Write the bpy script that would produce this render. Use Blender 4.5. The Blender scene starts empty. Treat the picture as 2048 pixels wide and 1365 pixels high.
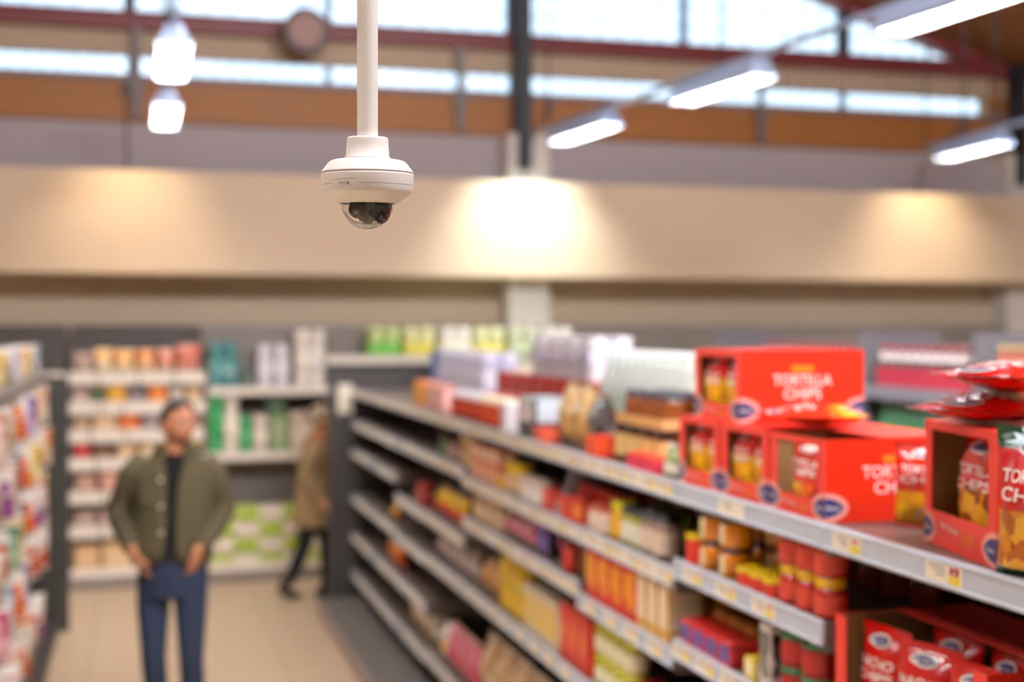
import bpy, bmesh, math, random
from mathutils import Vector, Matrix, noise as mnoise
sc = bpy.context.scene
col = sc.collection
R = math.radians
PI = math.pi

# ------------------------------------------------------------------ camera, world, exposure
YAW = 15.4
cam_d = bpy.data.cameras.new('camera')
cam_d.sensor_width = 36.0
cam_d.lens = 36.0 * 2700 / 2048
cam_d.clip_start = 0.05
cam_d.clip_end = 200
cam_d.dof.use_dof = True
cam_d.dof.focus_distance = 1.862
cam_d.dof.aperture_fstop = 2.1
cam_d.dof.aperture_blades = 0
cam = bpy.data.objects.new('camera', cam_d)
col.objects.link(cam)
cam.location = (0, 0, 2.15)
cam.rotation_euler = (R(90) - 27.5 / 2700, 0, R(-YAW))
sc.camera = cam

sc.view_settings.view_transform = 'Standard'
sc.view_settings.look = 'None'
sc.view_settings.gamma = 1.0
sc.view_settings.use_curve_mapping = False
sc.view_settings.exposure = 1.88

w = bpy.data.worlds.new('overcast_sky')
sc.world = w
w.use_nodes = True
wb = w.node_tree.nodes['Background']
wb.inputs['Color'].default_value = (0.72, 0.87, 1.0, 1)
wb.inputs['Strength'].default_value = 0.62
LAMP = 85.0           # luminance of the ceiling lamps' tubes
LAMP_COL = (1.0, 0.90, 0.77)
sc.cycles.use_denoising = True
sc.cycles.max_bounces = 8
sc.cycles.diffuse_bounces = 4
sc.cycles.transparent_max_bounces = 8
sc.cycles.caustics_refractive = False
sc.cycles.caustics_reflective = False
sc.cycles.sample_clamp_indirect = 6.0


def area_light(name, loc, target, size, power, color):
    d = bpy.data.lights.new(name, 'AREA')
    d.shape = 'RECTANGLE'
    d.size, d.size_y = size
    d.energy = power
    d.color = color
    o = bpy.data.objects.new(name, d)
    col.objects.link(o)
    o.location = loc
    o.rotation_euler = (Vector(target) - Vector(loc)).to_track_quat('-Z', 'Y').to_euler()
    return o


# added area light, out of view, that brightens the upper back wall
area_light('added_upper_wall_light', (2.2, 1.0, 5.6), (2.2, 12.0, 3.9), (4.8, 0.9), 185, (0.93, 0.94, 1.0))


def spot_light(name, loc, target, power, color, half, blend, radius=0.04):
    d = bpy.data.lights.new(name, 'SPOT')
    d.energy = power
    d.color = color
    d.spot_size = R(half * 2)
    d.spot_blend = blend
    d.shadow_soft_size = radius
    o = bpy.data.objects.new(name, d)
    col.objects.link(o)
    o.location = loc
    o.rotation_euler = (Vector(target) - Vector(loc)).to_track_quat('-Z', 'Y').to_euler()
    return o


SPOTS = ((-0.1, 18, (1.0, 0.80, 0.54)), (3.32, 60, (0.92, 1.0, 0.95)), (7.3, 24, (1.0, 0.82, 0.56)), (-3.7, 18, (1.0, 0.80, 0.54)))
for sx, sp, scol in SPOTS:
    spot_light('wall_spot_light', (sx, 10.9, 3.95), (sx, 11.6, 2.85), sp, scol, 44, 1.0, 0.06)


# ------------------------------------------------------------------ helpers
def srgb(h):
    h = h.lstrip('#')
    out = []
    for i in (0, 2, 4):
        c = int(h[i:i + 2], 16) / 255
        out.append(c / 12.92 if c <= 0.04045 else ((c + 0.055) / 1.055) ** 2.4)
    return (*out, 1.0)


_M = {}


def PM(name, color, rough=0.5, metal=0.0, var=0.05, scale=12.0, bump=0.0, coat=0.0, stretch=None, spec=0.5):
    """plain procedural surface: principled with a faint object-space colour grain"""
    if name in _M:
        return _M[name]
    m = bpy.data.materials.new(name)
    m.use_nodes = True
    nt = m.node_tree
    b = nt.nodes['Principled BSDF']
    b.inputs['Roughness'].default_value = rough
    b.inputs['Metallic'].default_value = metal
    b.inputs['Specular IOR Level'].default_value = spec
    if coat:
        b.inputs['Coat Weight'].default_value = coat
        b.inputs['Coat Roughness'].default_value = 0.08
    c = srgb(color) if isinstance(color, str) else (*color, 1.0)
    tc = nt.nodes.new('ShaderNodeTexCoord')
    mp = nt.nodes.new('ShaderNodeMapping')
    if stretch:
        mp.inputs['Scale'].default_value = stretch
    nt.links.new(tc.outputs['Object'], mp.inputs['Vector'])
    n = nt.nodes.new('ShaderNodeTexNoise')
    n.inputs['Scale'].default_value = scale
    n.inputs['Detail'].default_value = 3
    nt.links.new(mp.outputs['Vector'], n.inputs['Vector'])
    mx = nt.nodes.new('ShaderNodeMix')
    mx.data_type = 'RGBA'
    mx.inputs['A'].default_value = tuple(max(0, x * (1 - var)) for x in c[:3]) + (1,)
    mx.inputs['B'].default_value = tuple(min(1, x * (1 + var)) for x in c[:3]) + (1,)
    nt.links.new(n.outputs['Fac'], mx.inputs['Factor'])
    nt.links.new(mx.outputs['Result'], b.inputs['Base Color'])
    if bump:
        bp = nt.nodes.new('ShaderNodeBump')
        bp.inputs['Strength'].default_value = bump
        bp.inputs['Distance'].default_value = 0.01
        nt.links.new(n.outputs['Fac'], bp.inputs['Height'])
        nt.links.new(bp.outputs['Normal'], b.inputs['Normal'])
    _M[name] = m
    return m


def PRINT(name, colors, scale=30.0, rough=0.3, coat=0.2, stretch=None):
    """printed packaging picture: patches of a few ink colours"""
    if name in _M:
        return _M[name]
    m = bpy.data.materials.new(name)
    m.use_nodes = True
    nt = m.node_tree
    b = nt.nodes['Principled BSDF']
    b.inputs['Roughness'].default_value = rough
    b.inputs['Coat Weight'].default_value = coat
    tc = nt.nodes.new('ShaderNodeTexCoord')
    mp = nt.nodes.new('ShaderNodeMapping')
    if stretch:
        mp.inputs['Scale'].default_value = stretch
    nt.links.new(tc.outputs['Object'], mp.inputs['Vector'])
    v = nt.nodes.new('ShaderNodeTexVoronoi')
    v.inputs['Scale'].default_value = scale
    nt.links.new(mp.outputs['Vector'], v.inputs['Vector'])
    sp = nt.nodes.new('ShaderNodeSeparateColor')
    nt.links.new(v.outputs['Color'], sp.inputs['Color'])
    r = nt.nodes.new('ShaderNodeValToRGB')
    r.color_ramp.interpolation = 'CONSTANT'
    els = r.color_ramp.elements
    while len(els) < len(colors):
        els.new(0.5)
    for i, c in enumerate(colors):
        els[i].position = i / len(colors)
        els[i].color = srgb(c)
    nt.links.new(sp.outputs['Red'], r.inputs['Fac'])
    nt.links.new(r.outputs['Color'], b.inputs['Base Color'])
    _M[name] = m
    return m


def GLASS(name, tint=(1, 1, 1), trans=0.9, rough=0.02):
    """thin clear sheet or film: mostly transparent with a sharp reflection"""
    if name in _M:
        return _M[name]
    m = bpy.data.materials.new(name)
    m.use_nodes = True
    nt = m.node_tree
    out = nt.nodes['Material Output']
    nt.nodes.remove(nt.nodes['Principled BSDF'])
    t = nt.nodes.new('ShaderNodeBsdfTransparent')
    t.inputs['Color'].default_value = (*tint, 1)
    g = nt.nodes.new('ShaderNodeBsdfGlossy')
    g.inputs['Roughness'].default_value = rough
    n = nt.nodes.new('ShaderNodeTexNoise')
    n.inputs['Scale'].default_value = 3.0
    mr = nt.nodes.new('ShaderNodeMapRange')
    mr.inputs['To Min'].default_value = 1 - trans
    mr.inputs['To Max'].default_value = 1 - trans + 0.03
    nt.links.new(n.outputs['Fac'], mr.inputs['Value'])
    mx = nt.nodes.new('ShaderNodeMixShader')
    nt.links.new(mr.outputs['Result'], mx.inputs['Fac'])
    nt.links.new(t.outputs['BSDF'], mx.inputs[1])
    nt.links.new(g.outputs['BSDF'], mx.inputs[2])
    nt.links.new(mx.outputs['Shader'], out.inputs['Surface'])
    _M[name] = m
    return m


def EMIT(name, color, strength):
    if name in _M:
        return _M[name]
    m = bpy.data.materials.new(name)
    m.use_nodes = True
    b = m.node_tree.nodes['Principled BSDF']
    b.inputs['Base Color'].default_value = (0.9, 0.9, 0.9, 1)
    b.inputs['Emission Color'].default_value = (*color, 1)
    b.inputs['Emission Strength'].default_value = strength
    _M[name] = m
    return m


class MB:
    def __init__(s):
        s.v, s.f, s.m, s.s = [], [], [], []

    def add(s, vs, fs, mi=0, smooth=False, M=None):
        o = len(s.v)
        for p in vs:
            s.v.append(tuple(M @ Vector(p)) if M is not None else tuple(p))
        for i, f in enumerate(fs):
            s.f.append(tuple(o + k for k in f))
            s.m.append(mi[i] if isinstance(mi, (list, tuple)) else mi)
            s.s.append(smooth)
        return s

    def box(s, x0, x1, y0, y1, z0, z1, mi=0, M=None):
        """mi: one index or six for -x +x -y +y -z +z"""
        vs = [(x, y, z) for z in (z0, z1) for y in (y0, y1) for x in (x0, x1)]
        fs = [(0, 4, 6, 2), (1, 3, 7, 5), (0, 1, 5, 4), (2, 6, 7, 3), (0, 2, 3, 1), (4, 5, 7, 6)]
        return s.add(vs, fs, mi, False, M)

    def lathe(s, prof, seg=24, mi=0, smooth=True, M=None, cap=True, a0=0.0):
        """prof: [(r, z)...] from bottom to top"""
        vs, fs, ms = [], [], []
        n = len(prof)
        for r, z in prof:
            for k in range(seg):
                a = a0 + 2 * PI * k / seg
                vs.append((r * math.cos(a), r * math.sin(a), z))
        for i in range(n - 1):
            for k in range(seg):
                k2 = (k + 1) % seg
                fs.append((i * seg + k, i * seg + k2, (i + 1) * seg + k2, (i + 1) * seg + k))
                ms.append(mi[i] if isinstance(mi, (list, tuple)) else mi)
        s.add(vs, fs, ms, smooth, M)
        if cap:
            base = mi if not isinstance(mi, (list, tuple)) else mi[0]
            top = mi if not isinstance(mi, (list, tuple)) else mi[-1]
            if prof[0][0] > 1e-6:
                s.add([vs[k] for k in range(seg)], [tuple(reversed(range(seg)))], base, False, M)
            if prof[-1][0] > 1e-6:
                s.add([vs[(n - 1) * seg + k] for k in range(seg)], [tuple(range(seg))], top, False, M)
        return s

    def tube(s, pts, rad, seg=8, mi=0, smooth=True, flat=1.0, cap=True):
        """round tube along a polyline; rad is a number or one per point"""
        pts = [Vector(p) for p in pts]
        rr = rad if isinstance(rad, (list, tuple)) else [rad] * len(pts)
        vs, fs = [], []
        n = len(pts)
        ref = None
        for i, p in enumerate(pts):
            d = (pts[min(i + 1, n - 1)] - pts[max(i - 1, 0)])
            d = d.normalized() if d.length > 1e-9 else Vector((0, 0, 1))
            if ref is None:
                ref = Vector((1, 0, 0)) if abs(d.x) < 0.8 else Vector((0, 1, 0))
            u = (ref - d * ref.dot(d)).normalized()
            ref = u
            v = d.cross(u)
            for k in range(seg):
                a = 2 * PI * k / seg
                vs.append(p + u * (rr[i] * math.cos(a)) + v * (rr[i] * flat * math.sin(a)))
        for i in range(n - 1):
            for k in range(seg):
                k2 = (k + 1) % seg
                fs.append((i * seg + k, i * seg + k2, (i + 1) * seg + k2, (i + 1) * seg + k))
        if cap:
            fs.append(tuple(reversed(range(seg))))
            fs.append(tuple((n - 1) * seg + k for k in range(seg)))
        return s.add(vs, fs, mi, smooth)

    def loft(s, rings, seg=24, mi=0, smooth=True, arc=(0, 2 * PI), cap=True, sq=2.0):
        """rings: (cx, cy, cz, rx, ry) horizontal super-ellipses from bottom to top"""
        full = abs(arc[1] - arc[0] - 2 * PI) < 1e-6
        cnt = seg if full else seg + 1
        vs, fs = [], []
        for cx, cy, cz, rx, ry in rings:
            for k in range(cnt):
                a = arc[0] + (arc[1] - arc[0]) * k / seg
                c, d = math.cos(a), math.sin(a)
                c = math.copysign(abs(c) ** (2 / sq), c)
                d = math.copysign(abs(d) ** (2 / sq), d)
                vs.append((cx + rx * c, cy + ry * d, cz))
        for i in range(len(rings) - 1):
            for k in range(seg):
                k2 = (k + 1) % cnt if full else k + 1
                fs.append((i * cnt + k, i * cnt + k2, (i + 1) * cnt + k2, (i + 1) * cnt + k))
        if full and cap:
            fs.append(tuple(reversed(range(cnt))))
            fs.append(tuple((len(rings) - 1) * cnt + k for k in range(cnt)))
        return s.add(vs, fs, mi, smooth)

    def sphere(s, c, r, seg=16, rings=10, mi=0, sc_=(1, 1, 1), M=None):
        vs, fs = [], []
        for i in range(rings + 1):
            t = PI * i / rings
            for k in range(seg):
                a = 2 * PI * k / seg
                vs.append((c[0] + r * sc_[0] * math.sin(t) * math.cos(a), c[1] + r * sc_[1] * math.sin(t) * math.sin(a), c[2] - r * sc_[2] * math.cos(t)))
        for i in range(rings):
            for k in range(seg):
                k2 = (k + 1) % seg
                fs.append((i * seg + k, i * seg + k2, (i + 1) * seg + k2, (i + 1) * seg + k))
        return s.add(vs, fs, mi, True, M)

    def mesh(s, name, mats, bevel=0.0, weld=False):
        me = bpy.data.meshes.new(name)
        me.from_pydata([tuple(v) for v in s.v], [], s.f)
        for m in mats:
            me.materials.append(m)
        me.polygons.foreach_set('material_index', s.m)
        me.polygons.foreach_set('use_smooth', s.s)
        if bevel or weld:
            bm = bmesh.new()
            bm.from_mesh(me)
            bmesh.ops.remove_doubles(bm, verts=bm.verts, dist=1e-5)
            if bevel:
                ed = [e for e in bm.edges if e.is_manifold and e.calc_face_angle(0) > 0.6]
                bmesh.ops.bevel(bm, geom=ed, offset=bevel, segments=1, affect='EDGES', clamp_overlap=True)
            bm.to_mesh(me)
            bm.free()
        me.update()
        return me


def tag(o, label=None, cat=None, group=None, kind=None):
    if label:
        o['label'] = label
    if cat:
        o['category'] = cat
    if group:
        o['group'] = group
    if kind:
        o['kind'] = kind
    return o


def obj(name, mb, mats, parent=None, loc=(0, 0, 0), rz=0.0, bevel=0.0, label=None, kind=None):
    me = mb if isinstance(mb, bpy.types.Mesh) else mb.mesh(name, mats if isinstance(mats, (list, tuple)) else [mats], bevel)
    o = bpy.data.objects.new(name, me)
    col.objects.link(o)
    o.location = loc
    o.rotation_euler = (0, 0, rz)
    if parent:
        o.parent = parent
    if label:
        o['label'] = label
    if kind:
        o['kind'] = kind
    return o


def empty(name, loc=(0, 0, 0), rz=0.0):
    o = bpy.data.objects.new(name, None)
    o.empty_display_size = 0.1
    col.objects.link(o)
    o.location = loc
    o.rotation_euler = (0, 0, rz)
    return o


def struct(name, mb, mats, bevel=0.0):
    return obj(name, mb, mats, bevel=bevel, kind='structure')


_CH = {}


def copy_tree(o, parent=None):
    c = o.copy()
    col.objects.link(c)
    if parent:
        c.parent = parent
    for ch in o.children:
        copy_tree(ch, c)
    return c


_P = {}


def put(key, builder, loc, rz=0.0, label=None, cat=None, group=None, scale=1.0, tilt=None):
    """first use places the prototype itself, later uses copy it with its parts"""
    if key not in _P:
        o = builder()
        _P[key] = o
    else:
        o = copy_tree(_P[key])
    o.location = (loc[0], loc[1], loc[2] + 0.0012)
    o.rotation_euler = (tilt[0], tilt[1], rz) if tilt else (0, 0, rz)
    o.scale = (scale,) * 3 if not isinstance(scale, (tuple, list)) else scale
    if 'group' in o:
        del o['group']
    tag(o, label, cat, group)
    return o


_T = {}


def text_geo(s, bold=0.0):
    """outline of a text as (verts, faces), unit cap height, centred"""
    k = (s, bold)
    if k in _T:
        return _T[k]
    cu = bpy.data.curves.new('t', 'FONT')
    cu.body = s
    cu.size = 1.0
    cu.offset = bold
    cu.resolution_u = 3
    o = bpy.data.objects.new('t', cu)
    col.objects.link(o)
    dg = bpy.context.evaluated_depsgraph_get()
    me = bpy.data.meshes.new_from_object(o.evaluated_get(dg))
    vs = [v.co.copy() for v in me.vertices]
    fs = [tuple(p.vertices) for p in me.polygons]
    bpy.data.objects.remove(o)
    bpy.data.curves.remove(cu)
    bpy.data.meshes.remove(me)
    x0, x1 = min(v.x for v in vs), max(v.x for v in vs)
    y0, y1 = min(v.y for v in vs), max(v.y for v in vs)
    sc_ = 1.0 / (y1 - y0)
    vs = [((v.x - (x0 + x1) / 2) * sc_, (v.y - (y0 + y1) / 2) * sc_) for v in vs]
    _T[k] = (vs, fs, (x1 - x0) * sc_)
    return _T[k]


def text_on(mb, s, width, height, fn, mi=0, bold=0.0, rot=0.0, ox=0.0, oz=0.0):
    """lay a text onto a surface: fn(x, z) -> 3-D point"""
    vs, fs, wd = text_geo(s, bold)
    sx = width / wd
    out = []
    ca, sa = math.cos(rot), math.sin(rot)
    for x, y in vs:
        a, b = x * sx, y * height
        out.append(fn(ox + a * ca - b * sa, oz + a * sa + b * ca))
    mb.add(out, fs, mi)


ORD = ['first', 'second', 'third', 'fourth', 'fifth', 'sixth', 'seventh', 'eighth', 'ninth', 'tenth', 'eleventh', 'twelfth', 'thirteenth', 'fourteenth', 'fifteenth', 'sixteenth', 'seventeenth', 'eighteenth', 'nineteenth', 'twentieth', 'twenty-first', 'twenty-second', 'twenty-third', 'twenty-fourth']

# ------------------------------------------------------------------ common materials
m_white = PM('white_enamel', '#f1ede8', 0.32, var=0.01)
m_graph = PM('graphite_metal', '#4d4946', 0.5, var=0.06)
m_dark = PM('dark_metal', '#2c2a28', 0.55, var=0.08)
m_shelf = PM('grey_shelf_metal', '#6d6864', 0.42, var=0.05)
m_rail = PM('grey_price_rail', '#c3cbd8', 0.22, var=0.03)
m_card = PM('cream_card', '#f0e6d2', 0.6, var=0.03)
m_yel = PM('yellow_card', '#e8d24a', 0.6, var=0.03)
m_ink = PM('grey_ink', '#8a8a94', 0.6, var=0.03)
m_redink = PM('red_ink', '#b03055', 0.6, var=0.03)
m_black = PM('black_plastic', '#151413', 0.35, var=0.05)

# ------------------------------------------------------------------ room shell
X0, X1, Y0, Y1 = -6.6, 11.0, -5.0, 12.3
RX, RZ, SL = 2.2, 6.90, 0.313
m_floor = PM('grout', '#9b8d7e', 0.8, var=0.08)
m_tile = PM('beige_floor_tile', '#c4ad93', 0.38, var=0.05, scale=4)
mb = MB()
mb.box(X0, X1, Y0, Y1, -0.12, -0.003)
fl = struct('floor', mb, m_floor)
tile_me = MB().box(0.004, 0.596, 0.004, 0.596, -0.003, 0.0).mesh('tile', [m_tile], 0.0)
for i in range(14):
    for j in range(19):
        o = bpy.data.objects.new('tile', tile_me)
        col.objects.link(o)
        o.parent = fl
        o.location = (-2.72 + 0.6 * i, 0.85 + 0.6 * j, 0)
m_wall = PM('pale_plaster', '#cfc4b8', 0.85, var=0.03, scale=2)
m_wallup = PM('grey_lilac_plaster', '#b9aeb0', 0.85, var=0.03, scale=2)
struct('wall_left', MB().box(X0 - 0.2, X0, Y0, Y1, 0, 4.2), m_wall)
struct('wall_right', MB().box(X1, X1 + 0.2, Y0, Y1, 0, 4.2), m_wall)
struct('wall_front', MB().add([(X0, Y0, 0), (X1, Y0, 0), (X1, Y0, RZ - SL * (X1 - RX)), (RX, Y0, RZ), (X0, Y0, RZ - SL * (RX - X0)),
                              (X0, Y0 - .2, 0), (X1, Y0 - .2, 0), (X1, Y0 - .2, RZ - SL * (X1 - RX)), (RX, Y0 - .2, RZ), (X0, Y0 - .2, RZ - SL * (RX - X0))],
                             [(4, 3, 2, 1, 0), (5, 6, 7, 8, 9), (0, 1, 6, 5), (1, 2, 7, 6), (2, 3, 8, 7), (3, 4, 9, 8), (4, 0, 5, 9)]), m_wall)
# back wall: plaster to 3.95 m, then timber, a window strip, cladding, a red beam and the gable glazing
bw = struct('wall_back', MB().box(X0, X1, Y1, Y1 + 0.25, 0, 2.62, 0).box(X0, X1, Y1, Y1 + 0.25, 2.62, 3.95, 1), [PM('cream_wall_paint', '#d6c3a8', 0.85, var=0.02), m_wallup])
m_wood = PM('brown_timber', '#a86c34', 0.55, var=0.22, scale=3, stretch=(0.6, 6, 8), bump=0.1)
m_woodroof = PM('roof_timber', '#96602e', 0.6, var=0.2, scale=3, stretch=(8, 0.5, 6))
m_beige = PM('beige_cladding', '#c4ac92', 0.7, var=0.05)
m_red = PM('red_steel', '#8a3a3e', 0.45, var=0.05)
m_steel = PM('dark_steel', '#23262c', 0.45, var=0.05)
m_bluesteel = PM('pale_blue_steel', '#7f93a8', 0.4, var=0.04)
m_sill = PM('lilac_sill', '#8c8088', 0.6, var=0.03)
tb = struct('trim_1', MB().box(X0, X1, Y1 - 0.06, Y1 + 0.2, 3.95, 4.30), m_wood)
tb['label'] = 'brown timber band running below the strip window'
struct('trim_2', MB().box(X0, X1, Y1 - 0.10, Y1 + 0.2, 4.30, 4.355), m_sill)
# cladding of narrow upright ribs
cl = MB().box(X0, X1, Y1 + 0.02, Y1 + 0.16, 4.54, 4.75)
k = X0
while k < X1 - 0.05:
    cl.box(k, k + 0.05, Y1 - 0.01, Y1 + 0.02, 4.54, 4.75)
    k += 0.1
struct('trim_3', cl, m_beige)
bm_ = MB().box(X0, X1, Y1 - 0.16, Y1 - 0.14 + 0.16, 4.86, 4.89).box(X0, X1, Y1 - 0.16, Y1 + 0.02, 4.75, 4.78).box(X0, X1, Y1 - 0.085, Y1 - 0.055, 4.78, 4.86)
struct('trim_4', bm_, m_red)
m_pane = GLASS('window_glass', (0.93, 0.97, 1.0), 0.93)
MUL = [3.4 + 1.74 * i for i in range(-6, 5)]
w1 = struct('window_1', MB().box(X0, X1, Y1 + 0.02, Y1 + 0.08, 4.355, 4.365).box(X0, X1, Y1 + 0.02, Y1 + 0.08, 4.53, 4.54), m_bluesteel)
for i, mx in enumerate(MUL):
    obj('mullion', MB().box(mx - 0.03, mx + 0.03, Y1 + 0.01, Y1 + 0.09, 4.365, 4.53), m_bluesteel, w1)
    nx = MUL[i + 1] if i + 1 < len(MUL) else X1
    if nx - mx > 0.2:
        obj('pane', MB().box(mx + 0.03, nx - 0.03, Y1 + 0.045, Y1 + 0.053, 4.365, 4.53), m_pane, w1)
        gb = MB()
        for q in range(1, 12):
            xx = mx + 0.03 + (nx - mx - 0.06) * q / 12
            gb.box(xx - 0.004, xx + 0.004, Y1 + 0.035, Y1 + 0.045, 4.365, 4.53)
        obj('glazing_bars', gb, m_bluesteel, w1, kind='stuff')


def roof_z(x):
    return RZ - SL * abs(x - RX)


w2 = struct('window_2', MB().box(X0 + 1.0, 8.6, Y1 + 0.0, Y1 + 0.1, 4.89, 4.93), m_bluesteel)
for i, mx in enumerate(MUL):
    if roof_z(mx) - 0.05 > 4.95:
        hw = 0.055 if i % 2 == 0 else 0.03
        obj('mullion', MB().box(mx - hw, mx + hw, Y1 - 0.02, Y1 + 0.10, 4.93, roof_z(mx) - 0.02), m_steel if i % 2 == 0 else m_bluesteel, w2)
for i in range(len(MUL) - 1):
    a, b = MUL[i] + 0.03, MUL[i + 1] - 0.03
    za, zb = roof_z(a) - 0.02, roof_z(b) - 0.02
    if zb < 4.93:
        b = RX + (RZ - 4.95) / SL
        zb = 4.93
    if za < 4.93 and zb > 4.93:
        a = RX - (RZ - 4.95) / SL
        za = 4.93
    if za < 4.93 or b <= a:
        continue
    top = [(a, za)] + ([(RX, RZ - 0.02)] if a < RX < b else []) + [(b, zb)]
    pl = [(a, 4.93), (b, 4.93)] + list(reversed(top))
    n = len(pl)
    vs = [(x, Y1 + 0.045, z) for x, z in pl] + [(x, Y1 + 0.053, z) for x, z in pl]
    fs = [tuple(range(n)), tuple(reversed(range(n, 2 * n)))] + [(q, q + n, (q + 1) % n + n, (q + 1) % n) for q in range(n)]
    obj('pane', MB().add(vs, fs), m_pane, w2)
    gb = MB()
    for q in range(1, 8):
        xx = a + (b - a) * q / 8
        gb.box(xx - 0.005, xx + 0.005, Y1 + 0.03, Y1 + 0.045, 4.93, roof_z(xx) - 0.03)
    zz = 5.1
    while zz < 6.8:
        xa = max(a, RX - (RZ - 0.03 - zz) / SL)
        xb = min(b, RX + (RZ - 0.03 - zz) / SL)
        if xb > xa:
            gb.box(xa, xb, Y1 + 0.03, Y1 + 0.045, zz - 0.005, zz + 0.005)
        zz += 0.2
    obj('glazing_bars', gb, m_bluesteel, w2, kind='stuff')
# invented glazed frame set behind the added area light, out of view
cw = struct('added_light_frame', MB().box(-0.35, 4.75, 0.74, 0.80, 6.06, 6.10).box(-0.35, 4.75, 0.74, 0.80, 5.08, 5.12).box(-0.35, -0.31, 0.74, 0.80, 5.12, 6.06).box(4.71, 4.75, 0.74, 0.80, 5.12, 6.06), m_bluesteel)
obj('pane', MB().box(-0.31, 4.71, 0.76, 0.77, 5.12, 6.06), m_pane, cw)
# gable wall at the two ends beyond the glazing
struct('trim_5', MB().box(8.55, X1, Y1 + 0.0, Y1 + 0.2, 4.30, 4.9), m_wood)
struct('trim_6', MB().box(X0, X0 + 1.0, Y1 + 0.03, Y1 + 0.2, 4.30, 4.9), m_wood)
# sloping edge trims of the gable glazing and the steel posts before the wall
for sgn, nm in ((1, 'trim_7'), (-1, 'trim_8')):
    x_e = RX + sgn * 6.6
    vs = []
    for yy in (Y1 - 0.12, Y1 + 0.02):
        vs += [(RX, yy, RZ - 0.10), (x_e, yy, RZ - 0.10 - SL * 6.6), (x_e, yy, RZ - SL * 6.6 - 0.005), (RX, yy, RZ - 0.005)]
    struct(nm, MB().add(vs, [(0, 1, 2, 3), (7, 6, 5, 4), (0, 4, 5, 1), (1, 5, 6, 2), (2, 6, 7, 3), (3, 7, 4, 0)]), m_red)
for i, px in enumerate((3.42, 8.72)):
    struct('trim_%d' % (9 + i), MB().box(px - 0.07, px + 0.07, Y1 - 0.33, Y1 - 0.315, 3.6, roof_z(px) - 0.01).box(px - 0.07, px + 0.07, Y1 - 0.21, Y1 - 0.195, 3.6, roof_z(px) - 0.01)
           .box(px - 0.012, px + 0.012, Y1 - 0.32, Y1 - 0.2, 3.6, roof_z(px) - 0.01), m_steel)
# roof of long timber planks
ce = struct('ceiling', MB().add([(X0, Y0, roof_z(X0) + .06), (RX, Y0, RZ + .06), (X1, Y0, roof_z(X1) + .06), (X0, Y1 + .4, roof_z(X0) + .06), (RX, Y1 + .4, RZ + .06), (X1, Y1 + .4, roof_z(X1) + .06),
                                 (X0, Y0, roof_z(X0) + .2), (RX, Y0, RZ + .2), (X1, Y0, roof_z(X1) + .2), (X0, Y1 + .4, roof_z(X0) + .2), (RX, Y1 + .4, RZ + .2), (X1, Y1 + .4, roof_z(X1) + .2)],
                                [(0, 1, 4, 3), (1, 2, 5, 4), (6, 9, 10, 7), (7, 10, 11, 8), (0, 3, 9, 6), (2, 8, 11, 5), (0, 6, 7, 1), (1, 7, 8, 2), (3, 4, 10, 9), (4, 5, 11, 10)]), m_woodroof)
for sgn in (1, -1):
    x = 0.0
    while x < 8.6:
        vs = []
        for yy in (Y0 + 0.02, Y1 + 0.35):
            for dx, dz in ((x + 0.01, 0.0), (x + 0.44, 0.0), (x + 0.44, 0.045), (x + 0.01, 0.045)):
                vs.append((RX + sgn * dx, yy, RZ - SL * dx + dz + 0.012))
        obj('plank', MB().add(vs, [(0, 1, 2, 3), (7, 6, 5, 4), (0, 4, 5, 1), (1, 5, 6, 2), (2, 6, 7, 3), (3, 7, 4, 0)]), m_woodroof, ce)
        x += 0.45
# fascia panel hung in front of the wall, and white columns
m_fascia = PM('cream_fascia', '#dcc5a8', 0.75, var=0.02, scale=2)
fa = struct('trim_11', MB().box(X0, X1, 11.60, 11.68, 2.60, 3.45).box(X0, X1, 11.68, Y1, 2.60, 2.64), m_fascia)
fa['label'] = 'cream bulkhead panel lit from above by spotlights'
m_colw = PM('white_column_paint', '#ded8d0', 0.6, var=0.02)
for i, px in enumerate((-1.84, 3.46, 8.76)):
    struct('trim_%d' % (12 + i), MB().box(px - 0.2, px + 0.2, 11.98, Y1, 0, 2.6).box(px - 0.2, px + 0.2, 11.98, Y1, 2.64, 3.93), m_colw)
# grey conduits below the windows
for px, lb in ((-0.02, 'grey conduit pipe on timber band beside the hanging lamps'), (2.86, 'grey conduit pipe on timber band behind the camera pole'), (5.9, 'grey conduit pipe on timber band behind the slanting lamp row')):
    o = obj('conduit', MB().box(px - 0.035, px + 0.035, Y1 - 0.14, Y1 - 0.1, 3.97, 4.75).box(px - 0.06, px + 0.06, Y1 - 0.145, Y1 - 0.06, 4.2, 4.26), PM('grey_conduit', '#7d7473', 0.5))
    tag(o, lb, 'pipe')
# round loudspeaker on the red beam
sp_ = empty('loudspeaker', (1.40, 11.86, 4.74))
tag(sp_, 'round grey loudspeaker with pinkish face mounted on the red beam', 'loudspeaker')
MX = Matrix.Rotation(R(90), 4, 'X')
obj('casing', MB().lathe([(0.10, -0.16), (0.17, -0.12), (0.2, 0.0), (0.2, 0.03), (0.185, 0.045), (0.15, 0.045)], 28, M=MX), PM('speaker_grey', '#6a6164', 0.5), sp_)
obj('cone', MB().lathe([(0.15, 0.046), (0.13, 0.055), (0.06, 0.03), (0.0, 0.05)], 24, M=MX), PM('speaker_pink', '#a8867f', 0.6), sp_)
obj('bracket', MB().box(-0.03, 0.03, 0.12, 0.30, -0.03, 0.03), m_steel, sp_)

# ------------------------------------------------------------------ lamps
m_lamp = PM('lamp_housing', '#a9bcdc', 0.35, metal=0.1, var=0.03)
m_louv = PM('lamp_louvre', '#dfe4ea', 0.2, metal=0.8, var=0.03)
m_tube = EMIT('lit_tube', LAMP_COL, LAMP)
m_wire = PM('steel_wire', '#4a4a50', 0.4, metal=0.6)
LL = 1.05


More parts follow.
